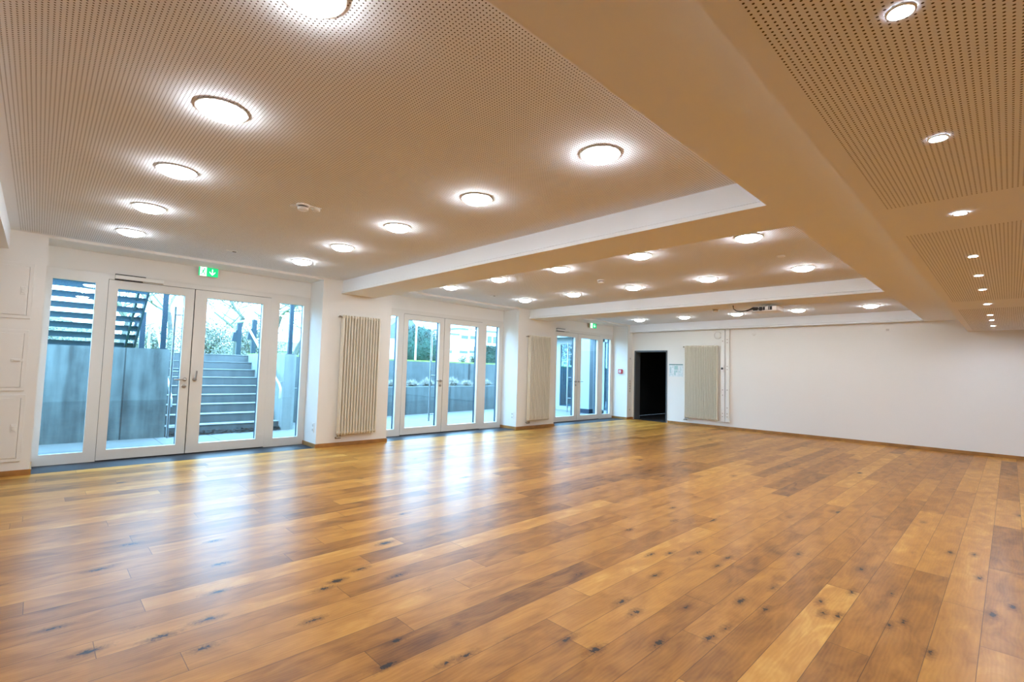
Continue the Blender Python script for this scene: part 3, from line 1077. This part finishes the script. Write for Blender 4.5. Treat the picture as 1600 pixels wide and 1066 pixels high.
socket((-0.12, 0.0, 0.27), 'y', -1, 2, 'white double socket low on the recess side of the first radiator pier')
socket((-0.12, 4.43, 0.26), 'y', -1, 2, 'white double socket low on the recess side of the second radiator pier')

# fire alarm call point
fx, fy, fz = -0.22, 8.865, 1.355
fa = empty('fire_alarm', (fx, fy, fz), 'red fire alarm call point beside the farthest glass door', 'fire alarm')
MB().box((fx - 0.062, fy - 0.045, fz - 0.062), (fx + 0.062, fy, fz + 0.062)).build('case', M['red'], fa, bevel=0.006)
MB().box((fx - 0.036, fy - 0.048, fz - 0.036), (fx + 0.036, fy - 0.044, fz + 0.036)).build('push_window', M['plastic'], fa)
MB().lathe([(0.013, 0.0), (0.013, -0.002)], (fx, fy - 0.048, fz), 'y', 16).build('button', M['cable'], fa)


def switch(y, z, n, label):
    r = empty('light_switch', (0, y, z), label, 'switch')
    for i in range(n):
        zz = z + i * 0.071
        pl = MB().box((0, y - 0.036, zz - 0.034), (0.010, y + 0.036, zz + 0.034)).build('switch_plate', M['plastic'], r, bevel=0.003)
        MB().box((0.010, y - 0.022, zz - 0.022), (0.014, y + 0.022, zz + 0.022)).build('rocker', M['ring'], pl)


switch(8.99, 1.73, 1, 'single white switch high on the narrow corner pier')
switch(8.99, 0.80, 5, 'column of five switches on the narrow corner pier')
switch(8.99, 0.27, 1, 'single white outlet low on the narrow corner pier')

# ------------------------------------------------------------------ fittings on the far wall
ep = empty('evacuation_plan', (1.35, YW, 1.26), 'framed pale escape plan sign between dark doorway and radiator', 'sign')
MB().box((1.145, YW - 0.008, 1.255), (1.545, YW, 1.595)).build('board', M['paper'], ep)
MB().box((1.150, YW - 0.0095, 1.565), (1.540, YW - 0.008, 1.59)).build('header', M['plan_head'], ep)
dr = MB()
for a in ((1.18, 1.30, 1.27, 1.308), (1.18, 1.34, 1.20, 1.52), (1.22, 1.50, 1.28, 1.51), (1.30, 1.29, 1.335, 1.42), (1.30, 1.44, 1.40, 1.545),
          (1.345, 1.37, 1.385, 1.42), (1.42, 1.30, 1.51, 1.308), (1.47, 1.34, 1.48, 1.52), (1.42, 1.38, 1.45, 1.40)):
    dr.box((a[0], YW - 0.0095, a[1]), (a[2], YW - 0.008, a[3]))
dr.build('drawing', M['plan_ink'], ep)

for i, (xa, xb, t_) in enumerate(((2.567, 2.662, 'left white vertical cable trunking beside the far radiator'),
                                  (2.680, 2.775, 'right white vertical cable trunking beside the far radiator'))):
    r = empty('cable_trunking', ((xa + xb) / 2, YW, 0.165), t_, 'trunking', 'white cable trunking on the far wall')
    MB().box((xa, YW - 0.055, 0.165), (xb, YW, HB + 0.0)).build('duct', M['plastic'], r, bevel=0.004)
    xm = (xa + xb) / 2
    zs = ((0.30, 2), (0.96, 1), (0.83, 1), (2.18, 1)) if i == 0 else ((0.30, 2), (0.52, 1), (0.96, 1), (1.47, 2), (2.14, 2))
    for z, n_ in zs:
        for q in range(n_):
            zz = z + q * 0.075
            pl = MB().box((xm - 0.036, YW - 0.062, zz - 0.034), (xm + 0.036, YW - 0.055, zz + 0.034)).build('outlet_plate', M['plastic'], r, bevel=0.002)
            MB().lathe([(0.017, 0.0), (0.017, -0.002)], (xm, YW - 0.062, zz), 'y', 16).build('outlet', M['ring'], pl)
ts = empty('thermostat', (2.612, YW - 0.055, 1.49), 'white thermostat with round black dial on the left trunking', 'thermostat')
MB().box((2.572, YW - 0.085, 1.43), (2.652, YW - 0.0645, 1.575)).build('case', M['plastic'], ts, bevel=0.004)
MB().lathe([(0.028, 0.0), (0.028, -0.006), (0.02, -0.008)], (2.612, YW - 0.0845, 1.492), 'y', 20).build('dial', M['cable'], ts)
sp = empty('wall_speaker', (2.47, YW, 2.33), 'round white speaker on the far wall above the radiator', 'speaker')
MB().lathe([(0.085, 0.0), (0.085, -0.012), (0.075, -0.02), (0.0, -0.022)], (2.47, YW, 2.33), 'y', 32).build('grille', M['plastic'], sp)
MB().lathe([(0.092, 0.0), (0.092, -0.010), (0.086, -0.012), (0.085, -0.0)], (2.47, YW, 2.33), 'y', 32).build('rim', M['ring'], sp)
jb = empty('junction_cap', (3.336, YW, 2.34), 'small round white cap high on the far wall', 'wall cap')
MB().lathe([(0.042, 0.0), (0.042, -0.006), (0.036, -0.010), (0.0, -0.011)], (3.336, YW, 2.34), 'y', 24).build('cap', M['plastic'], jb)
wb = empty('wall_outlet', (5.915, YW, 2.335), 'small square outlet high on the far wall near the main beam', 'outlet')
MB().box((5.865, YW - 0.012, 2.29), (5.965, YW, 2.38)).build('plate', M['plastic'], wb, bevel=0.003)
MB().box((5.888, YW - 0.015, 2.312), (5.942, YW - 0.012, 2.358)).build('insert', M['ring'], wb)

# ------------------------------------------------------------------ outside: ground and walls
GZ = -0.02
pv = MB()
pv.add([(-8, -12, GZ), (-0.55, -12, GZ), (-0.55, 22, GZ), (-8, 22, GZ)], [(0, 1, 2, 3)])
tag(pv.build('patio', M['pave']), 'pale slab paving outside the glazed doors', 'paving', kind='structure')
UZ = 1.46


def wall_x(y, off=0.0):      # line of the planter wall outside the second door
    return -3.70 - 0.115 * (y - 0.59) + off


gr = MB()
gr.add([(-5.02, -1.55, UZ), (-5.02, 0.42, UZ), (wall_x(0.59, -1.1), 0.60, UZ), (wall_x(22, -1.1), 22, UZ), (-12, 60, UZ), (-80, 60, UZ),
        (-80, -60, UZ), (-2.75, -60, UZ), (-2.75, -1.7, UZ)], [tuple(range(9))])
tag(gr.build('garden_ground', M['lawn']), 'pale green upper lawn beyond the concrete walls', 'lawn', kind='structure')
w1 = MB()
w1.box((-2.85, -9, -0.1), (-2.6, -1.555, 1.50)).box((-5.1, -1.80, -0.1), (-2.85, -1.555, 1.50))
tag(w1.build('retaining_wall', M['conc']), 'stained concrete wall left of the outdoor stairs, panel joint visible', 'concrete wall', kind='structure')
w2 = MB().box((-5.05, 0.37, -0.1), (-2.59, 0.60, 1.50))
tag(w2.build('retaining_wall', M['conc_plain']), 'pale concrete wall end right of the outdoor stairs', 'concrete wall', kind='structure')
lw = MB()
ya, yb = 0.60, 22.0
lw.prism([(wall_x(ya, -0.2), ya), (wall_x(ya), ya), (wall_x(yb), yb), (wall_x(yb, -0.2), yb)], 'z', -0.1, 0.755)
tag(lw.build('planter_wall', M['conc_low']), 'low concrete planter wall in front of the dry grasses', 'concrete wall', kind='structure')
lw = MB()
lw.prism([(wall_x(ya, -1.12), ya), (wall_x(ya, -0.2), ya), (wall_x(yb, -0.2), yb), (wall_x(yb, -1.12), yb)], 'z', 0.3, 0.70)
tag(lw.build('planter_soil', M['leaves']), 'dark soil bed behind the low planter wall', 'soil', kind='structure')
lw = MB()
lw.prism([(wall_x(ya, -1.35), ya), (wall_x(ya, -1.1), ya), (wall_x(yb, -1.1), yb), (wall_x(yb, -1.35), yb)], 'z', -0.1, 1.49)
tag(lw.build('upper_wall', M['conc_up']), 'grooved upper concrete wall behind the dry grasses', 'concrete wall', kind='structure')

lw = MB()
lw.prism([(wall_x(ya, -2.2), ya), (wall_x(ya, -1.27), ya), (wall_x(yb, -1.27), yb), (wall_x(yb, -2.2), yb)], 'z', 1.3, 1.535)
tag(lw.build('lawn_edge', M['lawn_edge']), 'bright green lawn edge on top of the upper concrete wall', 'lawn', kind='structure')

# concrete stairs
st = empty('concrete_stairs', (-2.75, -0.6, GZ), 'grey concrete garden stairs climbing between two concrete walls', 'stairs')
nr, tr_ = 9, 0.278
rh = (1.48 - GZ) / nr
for i in range(nr):
    xf = -2.75 - tr_ * i
    zt_ = GZ + rh * (i + 1)
    m = MB()
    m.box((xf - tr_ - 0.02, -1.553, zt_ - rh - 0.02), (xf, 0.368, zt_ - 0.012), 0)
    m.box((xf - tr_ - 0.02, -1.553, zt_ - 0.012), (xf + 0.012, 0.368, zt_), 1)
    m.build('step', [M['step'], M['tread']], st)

# fallen leaves at the foot of the stairs
rnd = random.Random(5)
lv = MB()
for i in range(900):
    x = -2.695 + abs(rnd.gauss(0, 0.06))
    y = rnd.uniform(-1.53, 0.36)
    z = GZ + rnd.uniform(0.002, 0.075) * max(0.1, 1 - (x + 2.695) / 0.15)
    s = rnd.uniform(0.018, 0.04)
    a = rnd.uniform(0, 6.28)
    tz = rnd.uniform(-0.3, 0.6)
    d = Vector((math.cos(a), math.sin(a), tz * 0.4)) * s
    e = Vector((-math.sin(a), math.cos(a), tz * 0.3)) * s * 0.6
    p = Vector((x, y, z + 0.01))
    lv.add([p - d, p + e, p + d, p - e], [(0, 1, 2, 3)])
tag(lv.build('fallen_leaves', M['leaves']), 'dead brown leaves at the foot of the outdoor stairs', 'leaves', kind='stuff')

# handrails
hr = empty('handrail', (-2.3, 0.27, 0.0), 'pale tubular handrail on the right side of the outdoor stairs', 'handrail')
MB().tube([(-2.42, 0.26, 0.62), (-2.42, 0.26, 0.80), (-2.50, 0.26, 0.90), (-4.95, 0.26, 2.25), (-5.05, 0.26, 2.29), (-5.75, 0.26, 2.29), (-5.80, 0.26, 2.25),
           (-5.80, 0.26, 2.05)], 0.024, 12).build('rail', M['rail'], hr)
for x, z in ((-2.66, 0.99), (-3.4, 1.395), (-4.2, 1.84)):
    m = MB()
    m.tube([(x, 0.26, z), (x, 0.30, z - 0.06), (x, 0.37, z - 0.06)] if z < 1.5 else [(x, 0.26, z), (x, 0.39, z - 0.10), (x, 0.39, 1.49)], 0.011, 8)
    m.build('bracket', M['rail'], hr)
hl = empty('handrail', (-3.0, -1.45, 0.0), 'pale tubular handrail on the left side of the outdoor stairs', 'handrail')
MB().tube([(-2.85, -1.45, 0.48), (-2.85, -1.45, 0.62), (-2.95, -1.45, 0.70), (-4.98, -1.45, 2.06), (-5.08, -1.45, 2.10), (-5.75, -1.45, 2.10), (-5.75, -1.45, UZ)],
          0.024, 12).build('rail', M['rail'], hl)
for x, z in ((-3.2, 0.867), (-4.0, 1.403)):
    MB().tube([(x, -1.45, z), (x, -1.48, z - 0.06), (x, -1.555, z - 0.06)], 0.011, 8).build('bracket', M['rail'], hl)


# dark posts
def post(x, y, w, z0, z1, label, box=None):
    r = empty('steel_post', (x, y, z0), label, 'post', 'dark steel posts around the garden stairs')
    MB().box((x - w / 2, y - w / 2, z0), (x + w / 2, y + w / 2, z1)).build('shaft', M['post'], r, bevel=0.004)
    MB().box((x - w * 0.8, y - w * 0.8, z0), (x + w * 0.8, y + w * 0.8, z0 + 0.012)).build('foot_plate', M['post'], r)
    if box:
        bz, side = box
        c = MB()
        c.prism([(y - w / 2, bz + 0.30), (y - w / 2 - 0.075, bz + 0.24), (y - w / 2 - 0.11, bz), (y - w / 2, bz)], 'x', x - w * 0.45, x + w * 0.45)
        c.build('lamp_box', M['post'], r)
    return r


post(-2.72, 0.505, 0.075, 1.50, 3.4, 'tall dark post standing on the right stair wall')
post(-2.72, -1.645, 0.075, 1.50, 3.4, 'tall dark post standing on the left stair wall end')
post(-6.05, 0.425, 0.105, UZ, 2.31, 'short dark post with lamp box, left of the pair by the stair top', (1.83, 1))
post(-6.05, 0.775, 0.105, UZ, 2.42, 'short dark post with lamp box, right of the pair by the stair top', (1.90, 1))
post(-4.95, -1.675, 0.09, 1.50, 2.30, 'dark post with lamp box beside the steel staircase', (1.95, 1))

# steel staircase behind the concrete wall
ss = empty('steel_staircase', (-4.9, -2.9, UZ), 'dark open steel staircase seen from below behind the left concrete wall', 'staircase')
n_t = 8
for i in range(n_t):
    x = -4.78 + 0.245 * i
    z = 1.63 + 0.160 * i
    m = MB()
    m.box((x - 0.13, -4.30, z - 0.045), (x + 0.13, -1.85, z))
    m.box((x - 0.13, -4.30, z - 0.085), (x - 0.115, -1.85, z - 0.045)).box((x + 0.115, -4.30, z - 0.105), (x + 0.13, -1.85, z - 0.045))
    m.build('tread', M['stair_steel'], ss)
for y in (-1.85, -1.99, -4.33):
    a, b = (-5.0, 1.47), (-2.9, 2.86)
    MB().prism([(a[0], a[1] - 0.02), (a[0] + 0.28, a[1] - 0.02), (b[0], b[1] - 0.12), (b[0], b[1] + 0.10)], 'y', y, y + 0.035).build('stringer', M['stair_steel'], ss)


# ------------------------------------------------------------------ vegetation
def tuft(x, y, z, s, seed):
    r = random.Random(seed)
    m = MB()
    for i in range(620):
        a = r.uniform(0, 2 * math.pi)
        out = r.uniform(0.12, 1.0) ** 0.6            # how far the blade arches out
        L = s * r.uniform(0.75, 1.1)
        b = Vector((r.gauss(0, 0.045), r.gauss(0, 0.045), 0))
        d = Vector((math.cos(a), math.sin(a), 0))
        w = Vector((-d.y, d.x, 0)) * 0.004
        vs_ = []
        for j, t in enumerate((0, 0.3, 0.6, 0.85, 1.0)):
            p = b + d * (0.29 * out * t ** 1.25) + Vector((0, 0, L * (t - 0.72 * out * t ** 2.2)))
            p.y = max(-0.29, min(0.29, p.y))
            k = (1, 1, 0.8, 0.5, 0.1)[j]
            q = Vector((x, y, z)) + p
            vs_ += [q - w * k, q + w * k]
        m.add(vs_, [(0, 1, 3, 2), (2, 3, 5, 4), (4, 5, 7, 6), (6, 7, 9, 8)])
    return m.build('grass_tuft', M['grassy'], at=(x, y, z))


TUFTS = [(3.42, 'farthest left one'), (4.04, 'second from left'),
         (4.68, 'third from left'), (5.28, 'behind the pull bar'),
         (6.30, 'largest one, right of the pull bar'), (6.95, 'second from right'),
         (7.85, 'farthest right one')]
for i, (y, t_) in enumerate(TUFTS):
    o = tuft(-4.75 - (0.115 * (y - 6)), y, 0.69, (0.40, 0.36, 0.36, 0.44, 0.46, 0.36, 0.40)[i], 40 + i)
    tag(o, 'dry cream grass tuft on the planter ledge, ' + t_, 'grass', 'dry grass tufts on the planter ledge')


def leaf_blob(mb, c, rad, n, size, r, mi=0, shell=0.75):
    for i in range(n):
        v_ = Vector((r.gauss(0, 1), r.gauss(0, 1), r.gauss(0, 1))).normalized()
        if v_.z < -0.55:
            v_.z = -0.55
        k = r.uniform(shell, 1.04)
        p = Vector((c[0] + v_.x * rad[0] * k, c[1] + v_.y * rad[1] * k, c[2] + v_.z * rad[2] * k))
        a = Vector((r.gauss(0, 1), r.gauss(0, 1), r.gauss(0, 1))).normalized() * size * r.uniform(0.6, 1.3)
        b = a.cross(Vector((r.gauss(0, 1), r.gauss(0, 1), r.gauss(0, 1))).normalized()) * 0.6
        mb.add([p - a, p + b, p + a, p - b], [(0, 1, 2, 3)], mi)


def ellipsoid(mb, c, rad, mi=0, nu=24, nv=14):
    vs_, fs_ = [], []
    for j in range(nv + 1):
        th = math.pi * j / nv
        for i in range(nu):
            ph = 2 * math.pi * i / nu
            vs_.append((c[0] + rad[0] * math.sin(th) * math.cos(ph), c[1] + rad[1] * math.sin(th) * math.sin(ph), c[2] + rad[2] * math.cos(th)))
    for j in range(nv):
        for i in range(nu):
            i2 = (i + 1) % nu
            fs_.append((j * nu + i, (j + 1) * nu + i, (j + 1) * nu + i2, j * nu + i2))
    mb.add(vs_, fs_, mi, True)


rv = random.Random(11)
hd = MB()
ellipsoid(hd, (-9.6, 8.15, 1.95), (0.80, 0.84, 1.06))
leaf_blob(hd, (-9.6, 8.15, 1.95), (0.86, 0.90, 1.13), 5200, 0.035, rv, 0, 0.9)
tag(hd.build('hedge', M['hedge']), 'large rounded dark green hedge behind the flagpoles', 'hedge')
hd = MB()
hd.box((-9.9, 11.42, UZ), (-8.9, 12.6, 2.33))
for i in range(3000):
    p = Vector((-8.88 + rv.gauss(0, 0.02), rv.uniform(11.38, 12.6), rv.uniform(UZ, 2.36)))
    if i % 3 == 0:
        p = Vector((rv.uniform(-9.9, -8.9), rv.uniform(11.4, 12.6), 2.35 + rv.gauss(0, 0.02)))
    if i % 3 == 1:
        p = Vector((rv.uniform(-9.9, -8.9), 11.40 + rv.gauss(0, 0.02), rv.uniform(UZ, 2.36)))
    a = Vector((rv.gauss(0, 1), rv.gauss(0, 1), rv.gauss(0, 1))).normalized() * 0.035
    b = a.cross(Vector((rv.gauss(0, 1), rv.gauss(0, 1), rv.gauss(0, 1))).normalized()) * 0.6
    hd.add([p - a, p + b, p + a, p - b], [(0, 1, 2, 3)])
tag(hd.build('hedge', M['hedge']), 'square clipped green hedge right of the white building', 'hedge')


def shrub(c, rad, n, size, label, mat='shrub', group=None):
    m = MB()
    leaf_blob(m, c, rad, n, size, rv, 0, 0.25)
    for i in range(14):
        a = rv.uniform(0, 6.28)
        e = Vector((c[0] + math.cos(a) * rad[0] * 0.8, c[1] + math.sin(a) * rad[1] * 0.8, c[2] + rad[2] * rv.uniform(0.2, 0.9)))
        m.tube([(c[0], c[1], UZ), tuple((Vector((c[0], c[1], UZ)) + e) / 2 + Vector((0, 0, 0.1))), tuple(e)], [0.02, 0.014, 0.005], 5)
    return tag(m.build('shrub', M[mat]), label, 'shrub', group)


shrub((-10.2, 11.0, 1.66), (0.22, 0.24, 0.30), 420, 0.035, 'small grey green shrub at the foot of the white building, left one')
shrub((-10.2, 11.62, 1.70), (0.25, 0.30, 0.34), 520, 0.035, 'small grey green shrub at the foot of the white building, right one')
shrub((-20.0, 2.7, 2.3), (1.2, 1.5, 1.3), 7500, 0.055, 'broad pale shrub beyond the stair top', group='garden shrubs')
shrub((-22.0, 5.4, 2.5), (1.3, 1.7, 1.6), 7500, 0.055, 'tall pale shrub behind the two short posts', group='garden shrubs')
shrub((-18.5, 0.2, 2.0), (1.2, 1.1, 0.9), 5000, 0.05, 'low pale shrub behind the tall left post', group='garden shrubs')
shrub((-20.5, -3.6, 2.1), (1.2, 2.2, 1.0), 6000, 0.055, 'pale shrub seen between the steel stair treads', group='garden shrubs')


def tree(x, y, h, seed, label, spread=0.55, trunk=0.13, levels=5):
    r = random.Random(seed)
    tk, br = MB(), MB()

    def grow(p, d, L, rad, lev):
        n = 3
        pts, rs = [p], [rad]
        q = p.copy()
        for i in range(n):
            d = (d + Vector((r.gauss(0, 0.14), r.gauss(0, 0.14), r.gauss(0.03, 0.08)))).normalized()
            q = q + d * L / n
            pts.append(q.copy())
            rs.append(max(0.011, rad * (1 - 0.42 * (i + 1) / n)))
        (tk if lev == 0 else br).tube(pts, rs, 6 if lev < 2 else 4, cap=False)
        if lev < levels:
            for k in range(3 if lev < 3 else 2):
                a = r.uniform(0, 6.28)
                side = Vector((math.cos(a), math.sin(a), r.uniform(-0.1, 0.5)))
                t = r.choice((1, 2, 3)) if lev else r.choice((2, 3))
                grow(pts[t].copy(), (d * (1 - spread) + side * spread).normalized(), L * r.uniform(0.6, 0.82), rs[t] * 0.68, lev + 1)
    root = empty('bare_tree', (x, y, UZ), label, 'tree', 'bare winter trees beyond the stairs')
    grow(Vector((x, y, UZ - 0.02)), Vector((0, 0, 1)), h * 0.30, trunk, 0)
    tk.build('trunk', M['bark'], root)
    br.build('branches', M['twig'], root)


tree(-13.0, 3.35, 6.0, 3, 'spreading bare tree seen through the right leaf of the first door', 0.66, 0.14)
tree(-13.5, 2.3, 5.5, 31, 'bare tree left of the two short lamp posts', 0.62, 0.12)
tree(-16.5, 5.6, 6.5, 8, 'bare tree behind the tall right post', 0.6, 0.14)
tree(-15.0, -1.0, 6.5, 12, 'bare tree right of the steel staircase', 0.6, 0.13)
tree(-22.0, 1.6, 8.0, 17, 'distant bare tree beyond the garden shrubs', 0.6, 0.16)
tree(-14.0, -4.6, 7.0, 23, 'bare tree seen through the steel stair treads', 0.6, 0.15)

shrub((-11.0, 20.6, 2.5), (1.0, 1.7, 1.5), 2600, 0.09, 'dense grey green bush seen through the annex glass')

# flagpoles
for i, (y, t_) in enumerate(((6.645, 'white flagpole left of centre in front of the round hedge'), (7.335, 'white flagpole at the right edge of the round hedge'),
                             (9.13, 'white flagpole in front of the white building'))):
    r = empty('flagpole', (-7.5, y, UZ), t_, 'flagpole', 'white flagpoles on the lawn')
    MB().tube([(-7.5, y, UZ), (-7.5, y, 7.5)], [0.034, 0.024], 12).build('pole', M['pole'], r)
    MB().lathe([(0.07, 0.0), (0.07, 0.03), (0.04, 0.05)], (-7.5, y, UZ), 'z', 16).build('foot', M['pole'], r)

# white building on the far side of the lawn
wb_ = empty('white_building', (-29, 26, UZ), 'white flat roofed building with small windows beyond the lawn', 'building')
m = MB()
m.box((-34, 21.9, UZ), (-26, 23.1, 4.2)).box((-34, 23.1, UZ), (-26, 31, 4.75))
m.build('wall', M['render'], wb_)
MB().box((-34.1, 22.0, 4.2), (-25.95, 23.1, 4.32)).box((-34.1, 23.05, 4.75), (-25.9, 31.1, 4.88)).build('roof', M['roof'], wb_)
for y0, y1, z0, z1 in ((23.35, 24.15, 3.95, 4.22), (24.35, 25.0, 3.98, 4.24), (23.2, 24.15, 2.66, 2.86), (24.3, 25.1, 2.72, 2.92), (22.15, 22.3, 2.6, 2.85),
                       (26.4, 26.85, 3.75, 4.35), (27.1, 27.5, 3.75, 4.35), (25.6, 26.1, 2.6, 3.1)):
    MB().box((-26.0, y0, z0), (-25.96, y1, z1)).build('window', M['pane'], wb_)
hs = empty('gabled_house', (-42, 25, UZ), 'pale house with grey gabled roof left of the round hedge', 'house')
MB().box((-46, 23.5, UZ), (-40, 28.5, 4.6)).build('wall', M['render'], hs)
MB().prism([(22.9, 4.5), (29.1, 4.5), (26.8, 6.9), (25.6, 6.9)], 'x', -46.2, -39.8).build('roof', M['roof'], hs)
lb = empty('low_house', (-34, 13.5, UZ), 'low distant house with blue grey roof behind the tall right post', 'house')
MB().box((-36, 9, UZ), (-32, 18, 2.3)).build('wall', M['render'], lb)
MB().prism([(-36.4, 2.25), (-31.6, 2.25), (-34, 3.1)], 'y', 8.7, 18.3).build('roof', M['roof'], lb)
hm = MB()
hv, N = [], 40
for i in range(N + 1):
    t = i / N
    y = -60 + 180 * t
    z = 6 + 3.0 * math.sin(t * 9.0) + 2.0 * math.sin(t * 23 + 1)
    hv += [(-95, y, UZ - 1), (-105, y, z), (-140, y, z + 2)]
hm.add(hv, [(3 * i, 3 * i + 3, 3 * i + 4, 3 * i + 1) for i in range(N)] + [(3 * i + 1, 3 * i + 4, 3 * i + 5, 3 * i + 2) for i in range(N)])
tag(hm.build('hills', M['hill']), 'pale wooded hills on the horizon', 'hills', kind='structure')

# ------------------------------------------------------------------ white annex outside the third door
ax = empty('glazed_annex', (-2.6, 10.0, GZ), 'white glazed annex with navy plinth outside the farthest glass door', 'building')
fr = MB()
yA = 9.97
for a, b in ((-3.72, -3.425), (-2.86, -2.70), (-2.05, -1.86)):
    fr.box((a, yA, GZ), (b, yA + 0.08, 2.47))
fr.box((-3.425, yA, 2.252), (-1.86, yA + 0.08, 2.47)).box((-3.425, yA, GZ), (-1.86, yA + 0.08, 0.107))
fr.build('frame', M['annex_white'], ax)
MB().box((-3.43, yA + 0.03, 0.10), (-2.05, yA + 0.042, 2.26)).build('glass_pane', M['annex_glass'], ax)
m = MB()
m.tube([(-3.05, yA - 0.06, 0.2), (-3.05, yA - 0.06, 2.1)], 0.016, 10)
for z in (0.4, 1.9):
    m.tube([(-3.05, yA - 0.06, z), (-2.84, yA - 0.04, z), (-2.83, yA, z)], 0.009, 8)
m.build('pull_bar', M['galv'], ax)
MB().box((-2.18, 9.54, 0.12), (-1.83, 9.96, 2.75)).build('pillar', M['annex_white'], ax)
MB().box((-2.195, 9.53, GZ), (-1.82, 9.96, 0.12)).build('plinth', M['plinth'], ax)
fr = MB()
yB = 9.74
for a, b in ((-1.83, -1.74), (-1.50, -1.40), (-1.06, -0.86)):
    fr.box((a, yB, GZ), (b, yB + 0.08, 2.40))
fr.box((-1.74, yB, 2.285), (-1.06, yB + 0.08, 2.40)).box((-1.74, yB, GZ), (-1.06, yB + 0.08, 0.11))
fr.build('side_frame', M['annex_white'], ax)
MB().box((-1.75, yB + 0.03, 0.10), (-1.05, yB + 0.042, 2.29)).build('side_glass', M['annex_glass'], ax)
MB().box((-4.0, 9.60, 2.47), (-0.81, 13.2, 2.75)).build('canopy', M['annex_white'], ax)
